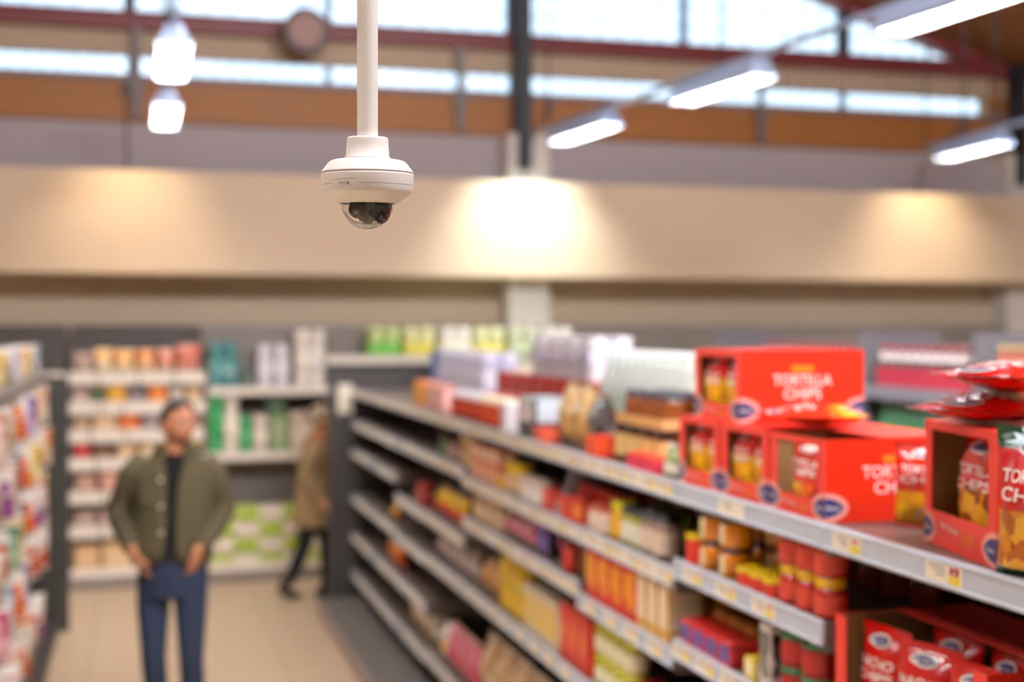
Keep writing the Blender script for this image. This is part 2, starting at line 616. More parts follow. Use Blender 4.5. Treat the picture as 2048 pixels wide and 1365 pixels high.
def build_lamp():
    r = empty('ceiling_lamp')
    prof = [(-0.088, 0.0), (-0.092, 0.010), (-0.05, 0.085), (-0.05, 0.11), (0.05, 0.11), (0.05, 0.085), (0.092, 0.010), (0.088, 0.0), (0.045, 0.078), (-0.045, 0.078)]
    n = len(prof)
    vs = [(x, y, z) for y in (-LL / 2, LL / 2) for x, z in prof]
    fs = [(i, (i + 1) % n, (i + 1) % n + n, i + n) for i in range(n)]
    obj('housing', MB().add(vs, fs), m_lamp, r)
    for y in (-LL / 2, LL / 2):
        obj('end_plate', MB().add([(-0.09, y, 0), (0.09, y, 0), (0.092, y, 0.010), (0.05, y, 0.085), (0.05, y, 0.11), (-0.05, y, 0.11), (-0.05, y, 0.085), (-0.092, y, 0.010)], [(0, 1, 2, 3, 4, 5, 6, 7)]), m_lamp, r)
    for x in (-0.028, 0.028):
        obj('tube', MB().tube([(x, -LL / 2 + 0.02, 0.05), (x, LL / 2 - 0.02, 0.05)], 0.015, 8), m_tube, r)
    lv = MB()
    for k in range(14):
        y = -LL / 2 + LL * (k + 0.5) / 14
        lv.box(-0.084, 0.084, y - 0.002, y + 0.002, -0.010, 0.026)
    lv.box(-0.092, -0.086, -LL / 2, LL / 2, -0.012, 0.012).box(0.086, 0.092, -LL / 2, LL / 2, -0.012, 0.012).box(-0.002, 0.002, -LL / 2, LL / 2, -0.010, 0.026)
    obj('louvre', lv, m_louv, r)
    return r


LZ = 3.65
LAMPS = [
    (0.18, 7.92, 0, 'louvred ceiling lamp above the man, nearer of the two hanging in line'),
    (0.18, 9.95, 0, 'louvred ceiling lamp above the man, farther of the two hanging in line'),
    (3.31, 9.95, 5.5, 'louvred ceiling lamp farthest along the slanting lamp track'),
    (3.53, 7.90, 6, 'louvred ceiling lamp in the middle of the slanting lamp track'),
    (3.72, 5.62, 6, 'louvred ceiling lamp nearest along the slanting track, cut by frame top'),
    (6.82, 10.06, -5, 'louvred ceiling lamp on its own before the dark steel post'),
]
OUT = [(0.18, y, 0) for y in (3.9, -1.0, -3.1)] + [(-1.5, y, 0) for y in (4.2, 1.9, -0.9, -3.0)] + [(2.0, y, 0) for y in (-1.0, -3.0)] + [(3.9, y, 4) for y in (3.3, 1.2, -0.9, -3.0)] + [(7.2, y, 0) for y in (7.5, 5.4, 3.3, 1.2, -0.9, -3.0)] + \
      [(-3.2, y, 0) for y in (9.9, 7.8, 5.7, 3.6, 1.5, -0.6, -2.7)] + [(9.6, y, 0) for y in (5.4, 1.2, -3.0)]
for i, (x, y, a, lb) in enumerate(LAMPS):
    put('lamp', build_lamp, (x, y, LZ), R(-a) * -1, lb, 'lamp', 'louvred lamps hanging from the roof')
for x, y, a in OUT:
    put('lamp', build_lamp, (x, y, LZ), R(a), 'louvred ceiling lamp hanging over the shop beyond the picture', 'lamp', 'louvred lamps over the rest of the shop')
# tracks the rows hang on, and their wires to the roof
for nm, pts, lb in (('lamp_track', [(3.22, 10.8, LZ + 0.13), (4.05, 2.6, LZ + 0.13)], 'thin slanting metal track carrying three louvred lamps'),
                    ('lamp_track', [(0.18, 10.8, LZ + 0.13), (0.18, 7.1, LZ + 0.13)], 'metal track carrying the two lamps above the man'),
                    ('lamp_track', [(6.9, 10.9, LZ + 0.13), (6.72, 8.9, LZ + 0.13)], 'metal track carrying the lone lamp before the steel post')):
    r = empty(nm, (0, 0, 0))
    tag(r, lb, 'lamp track')
    a, b = Vector(pts[0]), Vector(pts[1])
    obj('track', MB().tube([a, b], 0.02, 6), m_lamp, r)
    wm = MB()
    for t in (0.02, 0.36, 0.62, 0.97):
        p = a.lerp(b, t)
        obj('wire', MB().tube([p, (p.x, p.y, roof_z(p.x) - 0.0)], 0.008, 5), m_wire, r)


def build_wallspot():
    r = empty('spotlight')
    obj('arm', MB().tube([(0, 0.74, -0.528), (0, 0.68, -0.3), (0, 0.0, 0.04)], 0.009, 6), m_steel, r)
    d = (Vector((0, 0.4, -0.76))).normalized()
    M = Vector((0, 0, -1)).rotation_difference(d).to_matrix().to_4x4()
    obj('head', MB().lathe([(0.035, -0.03), (0.038, -0.02), (0.038, 0.07), (0.02, 0.09), (0.0, 0.09)], 16, M=M, cap=False), PM('spot_head', '#6a5f5c', 0.5), r)
    return r


for (sx, _, _), lb in zip(SPOTS, ('small spotlight throwing warm light on bulkhead above the man', 'small spotlight throwing white light beside the middle column',
                                 'small spotlight throwing warm light on bulkhead above the drinks', 'small spotlight on bulkhead beyond the picture edge')):
    put('wallspot', build_wallspot, (sx, 10.9, 3.98), 0, lb, 'spotlight', 'spotlights along the bulkhead')

# ------------------------------------------------------------------ the dome security camera (in focus)
U = 0.000124
cam_unit = empty('security_camera', (0.3093, 1.889, 2.3651 + 625 * U - 940 * U), R(-9.3))
cam_unit.rotation_euler = (R(1.9), 0, R(-9.3))
tag(cam_unit, 'white dome security camera hanging from a white ceiling pole', 'security camera')


def zz_(y):                 # profile row -> local height above the dome centre
    return (940 - y) * U


m_cam = PM('camera_white', '#f3efea', 0.38, var=0.006)
m_camlow = PM('camera_white_cover', '#efebe6', 0.42, var=0.006)
m_groove = PM('camera_seam', '#6b5f5c', 0.6, var=0.02)
m_logo = PM('camera_print', '#857773', 0.6, var=0.02)
m_camblk = PM('camera_black', '#040404', 0.7, var=0.05, spec=0.12)
m_camgrey = PM('camera_grey', '#3d3a36', 0.35, var=0.05)
m_lens = PM('lens_glass', '#0a0a0d', 0.03, var=0.02, coat=1.0)


def prof(rows):
    return [(r * U, zz_(y)) for r, y in rows]


obj('pole', MB().lathe([(118 * U, zz_(200)), (118 * U, 4.1)], 40), m_cam, cam_unit)
obj('collar', MB().lathe(prof([(258, 452), (262, 446), (260, 432), (252, 427), (245, 422), (238, 300), (234, 232), (231, 218), (222, 209), (118, 203)]), 64), m_cam, cam_unit)
obj('top_cover', MB().lathe(prof([(514, 614), (520, 609), (521, 603), (512, 588), (446, 500), (430, 486), (408, 475), (381, 467), (260, 452)]), 96), m_cam, cam_unit)
obj('seam_ring', MB().lathe(prof([(516, 622), (517, 605)]), 96, cap=False), m_groove, cam_unit)
lowc = obj('lower_cover', MB().lathe(prof([(300, 905), (312, 948), (330, 956), (344, 952), (350, 940), (372, 926), (490, 848), (503, 832), (510, 812), (516, 770), (521, 700), (524, 640), (523, 624), (515, 619)]), 96, cap=False), m_camlow, cam_unit)
obj('dark_collar', MB().lathe(prof([(0, 916), (308, 916)]), 48, cap=False), m_camblk, cam_unit)


def on_band(x, y):          # band surface point from picture-like coordinates (x sideways, y profile row)
    r = 524 - max(0, (y - 625)) * 0.047 + 1.2
    a = math.asin(max(-1, min(1, x / 524)))
    return (r * U * math.sin(a), -r * U * math.cos(a), zz_(y))


def band_line(mb, pts, wd=4.5):
    out = []
    for (xa, ya), (xb, yb) in zip(pts, pts[1:]):
        n = max(2, int(abs(xb - xa) / 25) + 2)
        for i in range(n):
            t = i / (n - 1)
            out.append((xa + (xb - xa) * t, ya + (yb - ya) * t))
    up = [on_band(x, y - wd / 2) for x, y in out]
    dn = [on_band(x, y + wd / 2) for x, y in out]
    n = len(out)
    mb.add(up + dn, [(i, i + n, i + 1 + n, i + 1) for i in range(n - 1)])


ln = MB()
band_line(ln, [(-379, 712), (-134, 703), (-99, 752), (200, 752), (400, 752), (517, 752)])
band_line(ln, [(-515, 752), (-399, 752)])
obj('printed_line', ln, m_logo, cam_unit, label='thin grey line printed round the white band')
lg = MB()
text_on(lg, 'AXIS', 72, 30, lambda x, z: on_band(-282 + x, 751 - z), bold=0.012)
lg.add([on_band(-240, 766), on_band(-219, 728), on_band(-198, 766)], [(0, 2, 1)])
text_on(lg, 'COMMUNICATIONS', 122, 6, lambda x, z: on_band(-259 + x, 780 - z))
obj('logo', lg, m_logo, cam_unit, label='AXIS COMMUNICATIONS lettering with a small triangle')
# clear dome with the optics inside
gm = bpy.data.materials.new('clear_dome')
gm.use_nodes = True
gb_ = gm.node_tree.nodes['Principled BSDF']
gb_.inputs['Transmission Weight'].default_value = 1.0
gb_.inputs['Roughness'].default_value = 0.0
gb_.inputs['IOR'].default_value = 1.45
gb_.inputs['Base Color'].default_value = (0.97, 0.97, 0.97, 1)
dm = MB()
ro, ri = 303 * U, 293 * U
pr = [(ro * math.sin(R(a)), -ro * math.cos(R(a))) for a in range(0, 91, 5)]
pr += [(ri * math.sin(R(a)), -ri * math.cos(R(a))) for a in range(90, -1, -5)]
dm.lathe(pr, 64, cap=False)
obj('clear_dome', dm, gm, cam_unit)
hub = MB().lathe([(0.0, -0.0305), (0.006, -0.030), (0.0085, -0.027), (0.0095, -0.02), (0.0105, 0.0), (0.019, 0.002)], 24, cap=False)
obj('optics_hub', hub, m_camgrey, cam_unit)
obj('mount_ring', MB().lathe([(0.0335, -0.001), (0.0345, 0.003)], 48, cap=False).lathe([(0.012, 0.001), (0.0335, -0.001)], 48, cap=False), m_camblk, cam_unit)
for pos, d, r, ln_ in (((-0.014, -0.008, -0.0105), (-0.55, -0.72, -0.35), 0.0115, 0.011), ((0.008, -0.014, -0.0145), (0.12, -0.95, -0.25), 0.0064, 0.009), ((0.0185, -0.0085, -0.0175), (0.5, -0.72, -0.45), 0.0112, 0.011)):
    d = Vector(d).normalized()
    M = Matrix.Translation(pos) @ Vector((0, 0, 1)).rotation_difference(d).to_matrix().to_4x4()
    le = obj('lens_module', MB().lathe([(r * 0.8, -ln_), (r, -ln_ * 0.6), (r, ln_ * 0.5), (r * 0.92, ln_ * 0.62), (r * 0.62, ln_ * 0.62), (r * 0.58, ln_ * 0.45)], 28, M=M), m_camblk, cam_unit)
    obj('lens', MB().lathe([(r * 0.58, ln_ * 0.46), (r * 0.45, ln_ * 0.60), (r * 0.25, ln_ * 0.68), (0.0, ln_ * 0.70)], 24, M=M, cap=False), m_lens, le)
lin = MB()
lvs = []
for zz, rr in ((0.0, 0.0348), (-0.008, 0.0345), (-0.016, 0.0315), (-0.023, 0.0270)):
    for q in range(19):
        a = R(-38 + 158 * q / 18)
        lvs.append((rr * math.cos(a), rr * math.sin(a), zz))
lin.add(lvs, [(r_ * 19 + q, r_ * 19 + q + 1, (r_ + 1) * 19 + q + 1, (r_ + 1) * 19 + q) for r_ in range(3) for q in range(18)], 0, True)
obj('inner_liner', lin, m_camblk, cam_unit)
obj('yoke', MB().box(-0.024, 0.027, 0.002, 0.010, -0.018, 0.001).box(-0.012, 0.02, 0.004, 0.012, -0.026, 0.0).box(-0.004, 0.004, -0.006, 0.012, -0.024, 0.0), m_camblk, cam_unit)

# ------------------------------------------------------------------ right gondola
XR, XSP = 1.53, 1.95           # price-rail face, spine
ZTOP = 1.685
EDGES = [1.00, 1.92, 2.84, 3.755, 4.67, 5.58, 6.49, 7.40, 8.31, 9.22, 10.12]
LEV = [
    [ZTOP, 1.21, 0.80, 0.42], [ZTOP, 1.21, 0.80, 0.42], [ZTOP, 1.455, 1.215, 0.88, 0.40], [ZTOP, 1.42, 1.18, 0.88, 0.40],
    [ZTOP, 1.42, 1.215, 0.88, 0.34], [ZTOP, 1.42, 1.215, 0.88, 0.34], [ZTOP, 1.45, 1.11, 0.88, 0.34],
    [ZTOP, 1.45, 1.11, 0.87, 0.60, 0.32], [ZTOP, 1.45, 1.23, 0.89, 0.60, 0.32], [ZTOP, 1.45, 1.23, 0.89, 0.60, 0.32],
]
m_ridge = None


def ridged():
    """shelf metal with fine lengthwise ridges"""
    m = bpy.data.materials.new('ridged_shelf_metal')
    m.use_nodes = True
    nt = m.node_tree
    b = nt.nodes['Principled BSDF']
    b.inputs['Base Color'].default_value = srgb('#7d706a')
    b.inputs['Metallic'].default_value = 0.35
    b.inputs['Roughness'].default_value = 0.33
    tc = nt.nodes.new('ShaderNodeTexCoord')
    wv = nt.nodes.new('ShaderNodeTexWave')
    wv.bands_direction = 'X'
    wv.inputs['Scale'].default_value = 24
    nt.links.new(tc.outputs['Object'], wv.inputs['Vector'])
    bp = nt.nodes.new('ShaderNodeBump')
    bp.inputs['Strength'].default_value = 0.9
    bp.inputs['Distance'].default_value = 0.004
    nt.links.new(wv.outputs['Fac'], bp.inputs['Height'])
    nt.links.new(bp.outputs['Normal'], b.inputs['Normal'])
    return m


m_ridge = ridged()
_shelf = {}


def shelf_mesh(L, depth):
    k = ('s', round(L, 3), depth)
    if k not in _shelf:
        mb = MB().box(0.012, depth, 0.004, L - 0.004, -0.028, 0.0)
        mb.box(0.02, depth, 0.004, 0.016, -0.07, -0.028).box(0.02, depth, L - 0.016, L - 0.004, -0.07, -0.028)
        _shelf[k] = mb.mesh('shelf', [m_ridge])
    return _shelf[k]


def rail_mesh(L):
    k = ('r', round(L, 3))
    if k not in _shelf:
        # leaning plastic profile: lip above, card channel, lip below
        pf = [(0.012, 0.008), (0.004, 0.008), (0.0, 0.0), (0.003, -0.004), (0.001, -0.042), (-0.004, -0.046), (0.0, -0.052), (0.012, -0.052)]
        n = len(pf)
        vs = [(x, y, z) for y in (0.003, L - 0.003) for x, z in pf]
        fs = [(i + n, (i + 1) % n + n, (i + 1) % n, i) for i in range(n)] + [tuple(range(n)), tuple(reversed(range(n, 2 * n)))]
        _shelf[k] = MB().add(vs, fs).mesh('price_rail', [m_rail])
    return _shelf[k]


def tag_mesh(wd, yellow, big=False):
    k = ('t', wd, yellow, big)
    if k not in _shelf:
        mb = MB()
        mb.box(-0.0015, 0.0, 0, wd, -0.038, 0.0, 0)
        if yellow:        # yellow square at the near lower corner (near end is -y)
            mb.box(-0.0022, -0.0015, 0.004, wd * 0.34, -0.036, -0.018, 1)
            mb.box(-0.0022, -0.0015, 0.010, wd * 0.16, -0.014, -0.005, 3)
            mb.box(-0.0022, -0.0015, wd * 0.20, wd * 0.30, -0.014, -0.005, 3)
        for q in range(3):
            mb.box(-0.002, -0.0015, wd * 0.45, wd * (0.92 - 0.1 * q), -0.008 - 0.008 * q, -0.005 - 0.008 * q, 2)
        _shelf[k] = mb.mesh('price_tag', [m_card, m_yel, m_ink, m_redink])
    return _shelf[k]


gon = empty('shelving_gondola', (0, 0, 0))
tag(gon, 'long grey double sided shelving run right of the aisle, empty at its far end', 'shelving')
YB0, YB1 = EDGES[0], EDGES[-1]
obj('base', MB().box(1.34, 2.62, YB0, YB1, 0.0, 0.085), m_dark, gon)
bs = MB()
for sgn in (0,):
    bs.box(1.28, 1.95, YB0, YB1, 0.085, 0.115)
obj('base_shelf', bs, m_shelf, gon)
obj('kick_plate', MB().box(1.272, 1.282, YB0, YB1, 0.02, 0.118), PM('kick_strip', '#9a8f8c', 0.4), gon)
rs = random.Random(5)
mesh_back = PM('back_panel_metal', '#3b3735', 0.5, var=0.06)
for bi in range(len(EDGES) - 1):
    a, b = EDGES[bi], EDGES[bi + 1]
    L = b - a
    obj('back_panel', MB().box(XSP, XSP + 0.02, a + 0.02, b - 0.02, 0.115, ZTOP - 0.03), mesh_back, gon)
    if bi > 0:
        obj('upright', MB().box(XSP - 0.03, XSP + 0.05, a - 0.018, a + 0.018, 0.085, ZTOP - 0.032), m_dark, gon)
    for li, z in enumerate(LEV[bi]):
        me = shelf_mesh(L, XSP - XR - 0.002)
        sh = bpy.data.objects.new('shelf', me)
        col.objects.link(sh)
        sh.parent = gon
        sh.location = (XR, a, z)
        rl = bpy.data.objects.new('price_rail', rail_mesh(L))
        col.objects.link(rl)
        rl.parent = sh
        # cards in the rail
        ys = []
        if bi in (1,):
            ys = [(0.74, 0.125, True), (0.36, 0.125, True)] if li == 0 else []
        elif bi == 2:
            ys = [(0.42, 0.16, False)] if li == 0 else ([(0.24, 0.13, True), (0.47, 0.13, True), (0.70, 0.13, True)] if li == 1 else [(0.1 + 0.17 * q, 0.13, True) for q in range(5)])
        elif bi >= 7:
            ys = [(0.03 + 0.125 * q, 0.105, False) for q in range(7)] if (li + bi) % 2 or li == 0 else [(0.03 + 0.125 * q, 0.105, False) for q in range(5)]
        elif li >= 3 or (li == 2 and bi == 3):
            ys = [(0.06 + 0.215 * q + rs.uniform(0, 0.03), 0.12, True) for q in range(4)]
        else:
            ys = [(0.006 + 0.1285 * q, 0.125, bool(rs.random() < 0.6)) for q in range(7)]
        for y, wd, yl in ys:
            t = bpy.data.objects.new('price_tag', tag_mesh(wd, yl))
            col.objects.link(t)
            t.parent = sh
            t.location = (0.001, y, -0.003)
# other side of the run, reached from the next aisle
for z in (ZTOP, 1.30, 0.92, 0.55):
    ob = obj('shelf', MB().box(1.97, 2.37, YB0, YB1, z - 0.03, z), m_shelf, gon)
    obj('price_rail', MB().box(2.37, 2.382, YB0, YB1, z - 0.045, z + 0.01), m_rail, ob)
# price digits printed on the two nearest cards of the top rail
dg = MB()
for yy in (1.92 + 0.36,):
    text_on(dg, '13', 0.03, 0.017, lambda x, z: (XR - 0.0026, yy + 0.022 - x, ZTOP - 0.013 + z), bold=0.02)
obj('price_digits', dg, m_redink, gon, label='red price figure 13 on a cream price card')

# dark end panel with the cream topped cap shelf
ec = empty('end_cap', (0, 0, 0))
tag(ec, 'dark end panel with cream topped cap shelf closing the far end of the shelving run', 'shelving')
obj('end_panel', MB().box(1.37, 2.36, 10.14, 10.20, 0.0, 1.83), PM('end_panel_metal', '#474341', 0.45, var=0.05), ec)
obj('cap_shelf', MB().box(1.37, 2.36, 10.14, 10.46, 1.83, 1.875), m_dark, ec)
obj('cap_rail', MB().box(1.36, 2.37, 10.125, 10.14, 1.872, 1.935).box(1.36, 2.37, 10.14, 10.47, 1.875, 1.93), PM('cap_cream', '#d9cfc0', 0.45), ec)
obj('corner_card', MB().box(1.43, 1.54, 10.12, 10.128, 1.50, 1.72), m_card, ec, label='cream card hanging on the dark end panel')

# ------------------------------------------------------------------ product builders (base at z = 0, front towards -Y)
def C(h, rough=0.35, coat=0.15):
    return PM('pack_' + h.strip('#'), h, rough, var=0.04, coat=coat)


FRONT = R(-90)      # turns a pack's front to face the aisle (-X)


def jar(r, h, body, lid, label=None, lid_h=0.02, neck=0.86):
    def f():
        hb = h - lid_h
        o = obj('jar', MB().lathe([(r * 0.9, 0), (r, 0.006), (r, hb * 0.82), (r * 0.97, hb * 0.9), (r * neck, hb)], 20), C(body, 0.12, 0.6))
        obj('lid', MB().lathe([(r * neck + 0.001, hb - 0.002), (r * neck + 0.003, hb), (r * neck + 0.003, h - 0.002), (r * neck, h)], 20), C(lid, 0.3), o)
        if label:
            obj('jar_label', MB().lathe([(r + 0.0008, hb * 0.14), (r + 0.0008, hb * 0.76)], 20, cap=False), C(label, 0.5), o)
        return o
    return f


def can(r, h, body, rim, label=None, name='tin'):
    def f():
        o = obj(name, MB().lathe([(r, 0), (r + 0.001, 0.003), (r, 0.006), (r, h - 0.014)], 20), C(body, 0.3, 0.3))
        obj('lid', MB().lathe([(r + 0.001, h - 0.014), (r + 0.003, h - 0.012), (r + 0.003, h - 0.002), (r, h), (r * 0.9, h - 0.003)], 20), C(rim, 0.3, 0.3), o)
        if label:
            # a printed patch round the front of the tin
            vs, n = [], 10
            for zz in (h * 0.18, h * 0.72):
                for q in range(n + 1):
                    a = R(-90) + R(-70) + R(140) * q / n
                    vs.append(((r + 0.001) * math.cos(a), (r + 0.001) * math.sin(a), zz))
            obj('tin_label', MB().add(vs, [(q, q + 1, q + 2 + n, q + 1 + n) for q in range(n)], 0, True), C(label, 0.5), o)
        return o
    return f


def bottle(r, h, liquid, cap, label=None, glass=None, neck=0.3):
    def f():
        rn = r * 0.36
        o = obj('bottle', MB().lathe([(r * 0.8, 0), (r, 0.008), (r, h * 0.5), (r * 0.93, h * 0.58), (r * 0.6, h * (1 - neck) + 0.02), (rn, h * 0.85), (rn, h - 0.018)], 16),
                glass or C(liquid, 0.06, 0.9))
        obj('cap', MB().lathe([(rn + 0.002, h - 0.024), (rn + 0.003, h - 0.02), (rn + 0.003, h - 0.002), (rn, h)], 12), C(cap, 0.25, 0.5), o)
        if label:
            obj('bottle_label', MB().lathe([(r + 0.0008, h * 0.16), (r + 0.0008, h * 0.48)], 16, cap=False), C(label, 0.45), o)
        return o
    return f


def carton(w_, d, h, main, panel=None, flap=None, name='carton', pz=(0.2, 0.85)):
    def f():
        o = obj(name, MB().box(-w_ / 2, w_ / 2, -d / 2, d / 2, 0, h), C(main, 0.45), bevel=0.003)
        if panel:
            m = panel if not isinstance(panel, str) else C(panel, 0.45)
            mb = MB().box(-w_ * 0.42, w_ * 0.42, -d / 2 - 0.0012, -d / 2 + 0.001, h * pz[0], h * pz[1])
            mb.box(w_ / 2 - 0.001, w_ / 2 + 0.0012, -d * 0.42, d * 0.42, h * pz[0], h * pz[1])
            mb.box(-w_ / 2 - 0.0012, -w_ / 2 + 0.001, -d * 0.42, d * 0.42, h * pz[0], h * pz[1])
            obj('printed_panel', mb, m, o)
        if flap:
            obj('top_flap', MB().box(-w_ / 2 + 0.003, w_ / 2 - 0.003, -d / 2 + 0.003, d / 2 - 0.003, h - 0.0005, h + 0.0015), C(flap, 0.45), o)
        return o
    return f


def bag_thick(x, t, w_, h, th, seam=0.022):
    """half thickness of a pillow bag at (x across, t = 0..1 upwards)"""
    u = min(1.0, abs(2 * x / w_))
    s0, s1 = seam / h * 0.5, 1 - seam / h
    v = (t - s0) / (s1 - s0)
    if v <= 0 or v >= 1:
        return 0.0008
    return 0.0008 + th / 2 * (max(0, 1 - u ** 2.4)) ** 0.62 * (math.sin(PI * v ** 0.82)) ** 0.55


def bag_width(t, w_):
    return w_ * (1 - 0.07 * math.sin(PI * min(1, max(0, t))) ** 0.6)


def bag_point(x, z, w_, h, th, seed, off=0.0):
    t = z / h
    ww = bag_width(t, w_)
    T = bag_thick(x * w_ / ww, t, w_, h, th)
    wr = 0.0
    if T > 0.003:
        wr = 0.012 * th / 0.08 * (mnoise.noise(Vector((x * 14 + seed, z * 16, seed * 3.1)))) + 0.004 * mnoise.noise(Vector((x * 60, z * 30 + seed, 1.7)))
        wr *= min(1, (T - 0.003) / 0.02)
    return (x, -(T + wr + off), z)


def bag_geo(w_, h, th, seed, nx=14, nz=18, zones=((1.0, 0),)):
    """zones: ((upper t limit, material), ...) going up"""
    mb = MB()
    for side in (1, -1):
        vs, fs, ms = [], [], []
        for j in range(nz + 1):
            t = j / nz
            for i in range(nx + 1):
                x = (i / nx - 0.5) * bag_width(t, w_)
                p = bag_point(x, t * h, w_, h, th, seed + (0 if side == 1 else 7.7))
                if i in (0, nx):
                    p = (p[0], -0.0008, p[2])
                zj = 0.004 * math.cos(i * PI) if j in (0, nz) else 0
                vs.append((p[0], p[1] * side, p[2] + (abs(zj) if j == 0 else -abs(zj) if j == nz else 0)))
        for j in range(nz):
            for i in range(nx):
                a = j * (nx + 1) + i
                q = (a, a + 1, a + nx + 2, a + nx + 1)
                fs.append(q if side == 1 else tuple(reversed(q)))
                t = (j + 0.5) / nz
                ms.append(next(m for lim, m in zones if t <= lim + 1e-6))
        mb.add(vs, fs, ms, True)
    return mb


def bag(w_, h, th, main, pic=None, seam='#d8d0c8', seed=0, name='bag', patch=None):
    """pillow bag: picture zone low, plain colour above, bright seam strips"""
    def f():
        mats = [C(main, 0.22, 0.5), pic if pic and not isinstance(pic, str) else C(pic or main, 0.22, 0.5), C(seam, 0.25, 0.5)]
        o = obj(name, bag_geo(w_, h, th, seed, 10, 14, ((0.05, 2), (0.5, 1), (0.93, 0), (1.0, 2))), mats)
        if patch:
            mb = MB()
            n = 12
            pts = [bag_point(math.cos(2 * PI * k / n) * w_ * 0.27, h * 0.66 + math.sin(2 * PI * k / n) * h * 0.13, w_, h, th, seed, 0.005) for k in range(n)]
            c = bag_point(0, h * 0.66, w_, h, th, seed, 0.006)
            mb.add(pts + [c], [(k, (k + 1) % n, n) for k in range(n)], 0, True)
            obj('print_patch', mb, C(patch, 0.25, 0.5), o)
        return o
    return f


def rollpack(nx, nz, r, rh, film, print_):
    """film wrapped pack of paper rolls: rounded lobes, printed band"""
    def f():
        mb = MB()
        for i in range(nx):
            for j in range(nz):
                for yy in (-r, r):
                    mb.lathe([(r * 0.93, j * rh + 0.002), (r, j * rh + 0.008), (r, (j + 1) * rh - 0.008), (r * 0.93, (j + 1) * rh - 0.002)], 14, M=Matrix.Translation(((i - (nx - 1) / 2) * 2 * r, yy, 0)))
        o = obj('paper_roll_pack', mb, C(film, 0.4))
        wv = MB().box(-nx * r * 1.0, nx * r * 1.0, -2 * r - 0.001, 2 * r + 0.001, nz * rh * 0.3, nz * rh * 0.62)
        obj('printed_wrap', wv, print_ if not isinstance(print_, str) else C(print_, 0.35), o, bevel=0.01)
        obj('film_top', MB().box(-nx * r + 0.01, nx * r - 0.01, -2 * r + 0.01, 2 * r - 0.01, nz * rh - 0.004, nz * rh + 0.001), C(film, 0.4), o)
        return o
    return f


def tray(w_, d, h, main):
    def f():
        mb = MB().box(-w_ / 2, w_ / 2, -d / 2, d / 2, 0, 0.003)
        for a in ((-w_ / 2, w_ / 2, -d / 2, -d / 2 + 0.003), (-w_ / 2, w_ / 2, d / 2 - 0.003, d / 2), (-w_ / 2, -w_ / 2 + 0.003, -d / 2 + .003, d / 2 - .003), (w_ / 2 - 0.003, w_ / 2, -d / 2 + .003, d / 2 - .003)):
            mb.box(*a, 0.003, h)
        return obj('cardboard_tray', mb, C(main, 0.7, 0))
    return f


def run(key, builder, ys, x, z, desc, cat, group=None, rz=FRONT, where='', end='near end', jitter=0.0):
    """a row of alike things along Y, each label counting from the near end (small Y)"""
    ys = sorted(ys)
    n = len(ys)
    rj = random.Random(key)
    for i, y in enumerate(ys):
        lb = desc if n == 1 else '%s, %s from %s' % (desc, ORD[i], end)
        put(key, builder, (x + rj.uniform(-1, 1) * jitter, y, z), rz + rj.uniform(-1, 1) * jitter * 6, lb, cat, group)


def span(y0, n, step):
    return [y0 + i * step for i in range(n)]


P_chips = PRINT('chip_picture', ['#e8a81c', '#d98a12', '#f0bd2c', '#b8620e', '#e9b21f', '#8c3a0c'], 26)
P_chipsy = PRINT('yellow_chip_picture', ['#f0b90e', '#e3a208', '#f4c81c', '#d8930a', '#b98308'], 24)
P_flame = PRINT('flame_picture', ['#e8641a', '#f09a1e', '#d42a14', '#e8b030', '#c8200f'], 24)
P_food = PRINT('food_picture', ['#d9a05a', '#b5543a', '#efd9b0', '#8a5a2a', '#c8362a'], 40)

# ------------------------------------------------------------------ red snack display boxes on the top shelf
m_box = PM('red_display_board', '#ee3012', 0.42, var=0.03, coat=0.1)
m_boxfront = PM('coral_display_board', '#f1493c', 0.45, var=0.03, coat=0.1)
m_kraft = PM('brown_kraft_board', '#8f6a3d', 0.8, var=0.08)
m_halo = PM('pale_pink_print', '#f4a79c', 0.45, var=0.02)
m_navy = PM('navy_print', '#2c3f7a', 0.4, var=0.03)
m_whitep = PM('white_print', '#f6e9e4', 0.45, var=0.02)
m_orangep = PM('orange_print', '#f08a1c', 0.45, var=0.02)


def eye(mb, fn, cx, cz, rx, rz_, mi, half=0, k=1.0, off=0.0):
    """pointed oval (an eye) on a surface; half = -1 / +1 keeps that side only"""
    n = 24
    pts = []
    a0, a1 = (0, 2 * PI) if half == 0 else ((-PI / 2, PI / 2) if half > 0 else (PI / 2, 3 * PI / 2))
    for q in range(n + (0 if half == 0 else 1)):
        a = a0 + (a1 - a0) * q / n
        c, s = math.cos(a), math.sin(a)
        x = c
        z = s * (1 - 0.35 * abs(c) ** 3) if k < 1 else s
        pts.append(fn(cx + rx * x, cz + rz_ * z, off))
    mb.add(pts, [tuple(range(len(pts)))], mi)


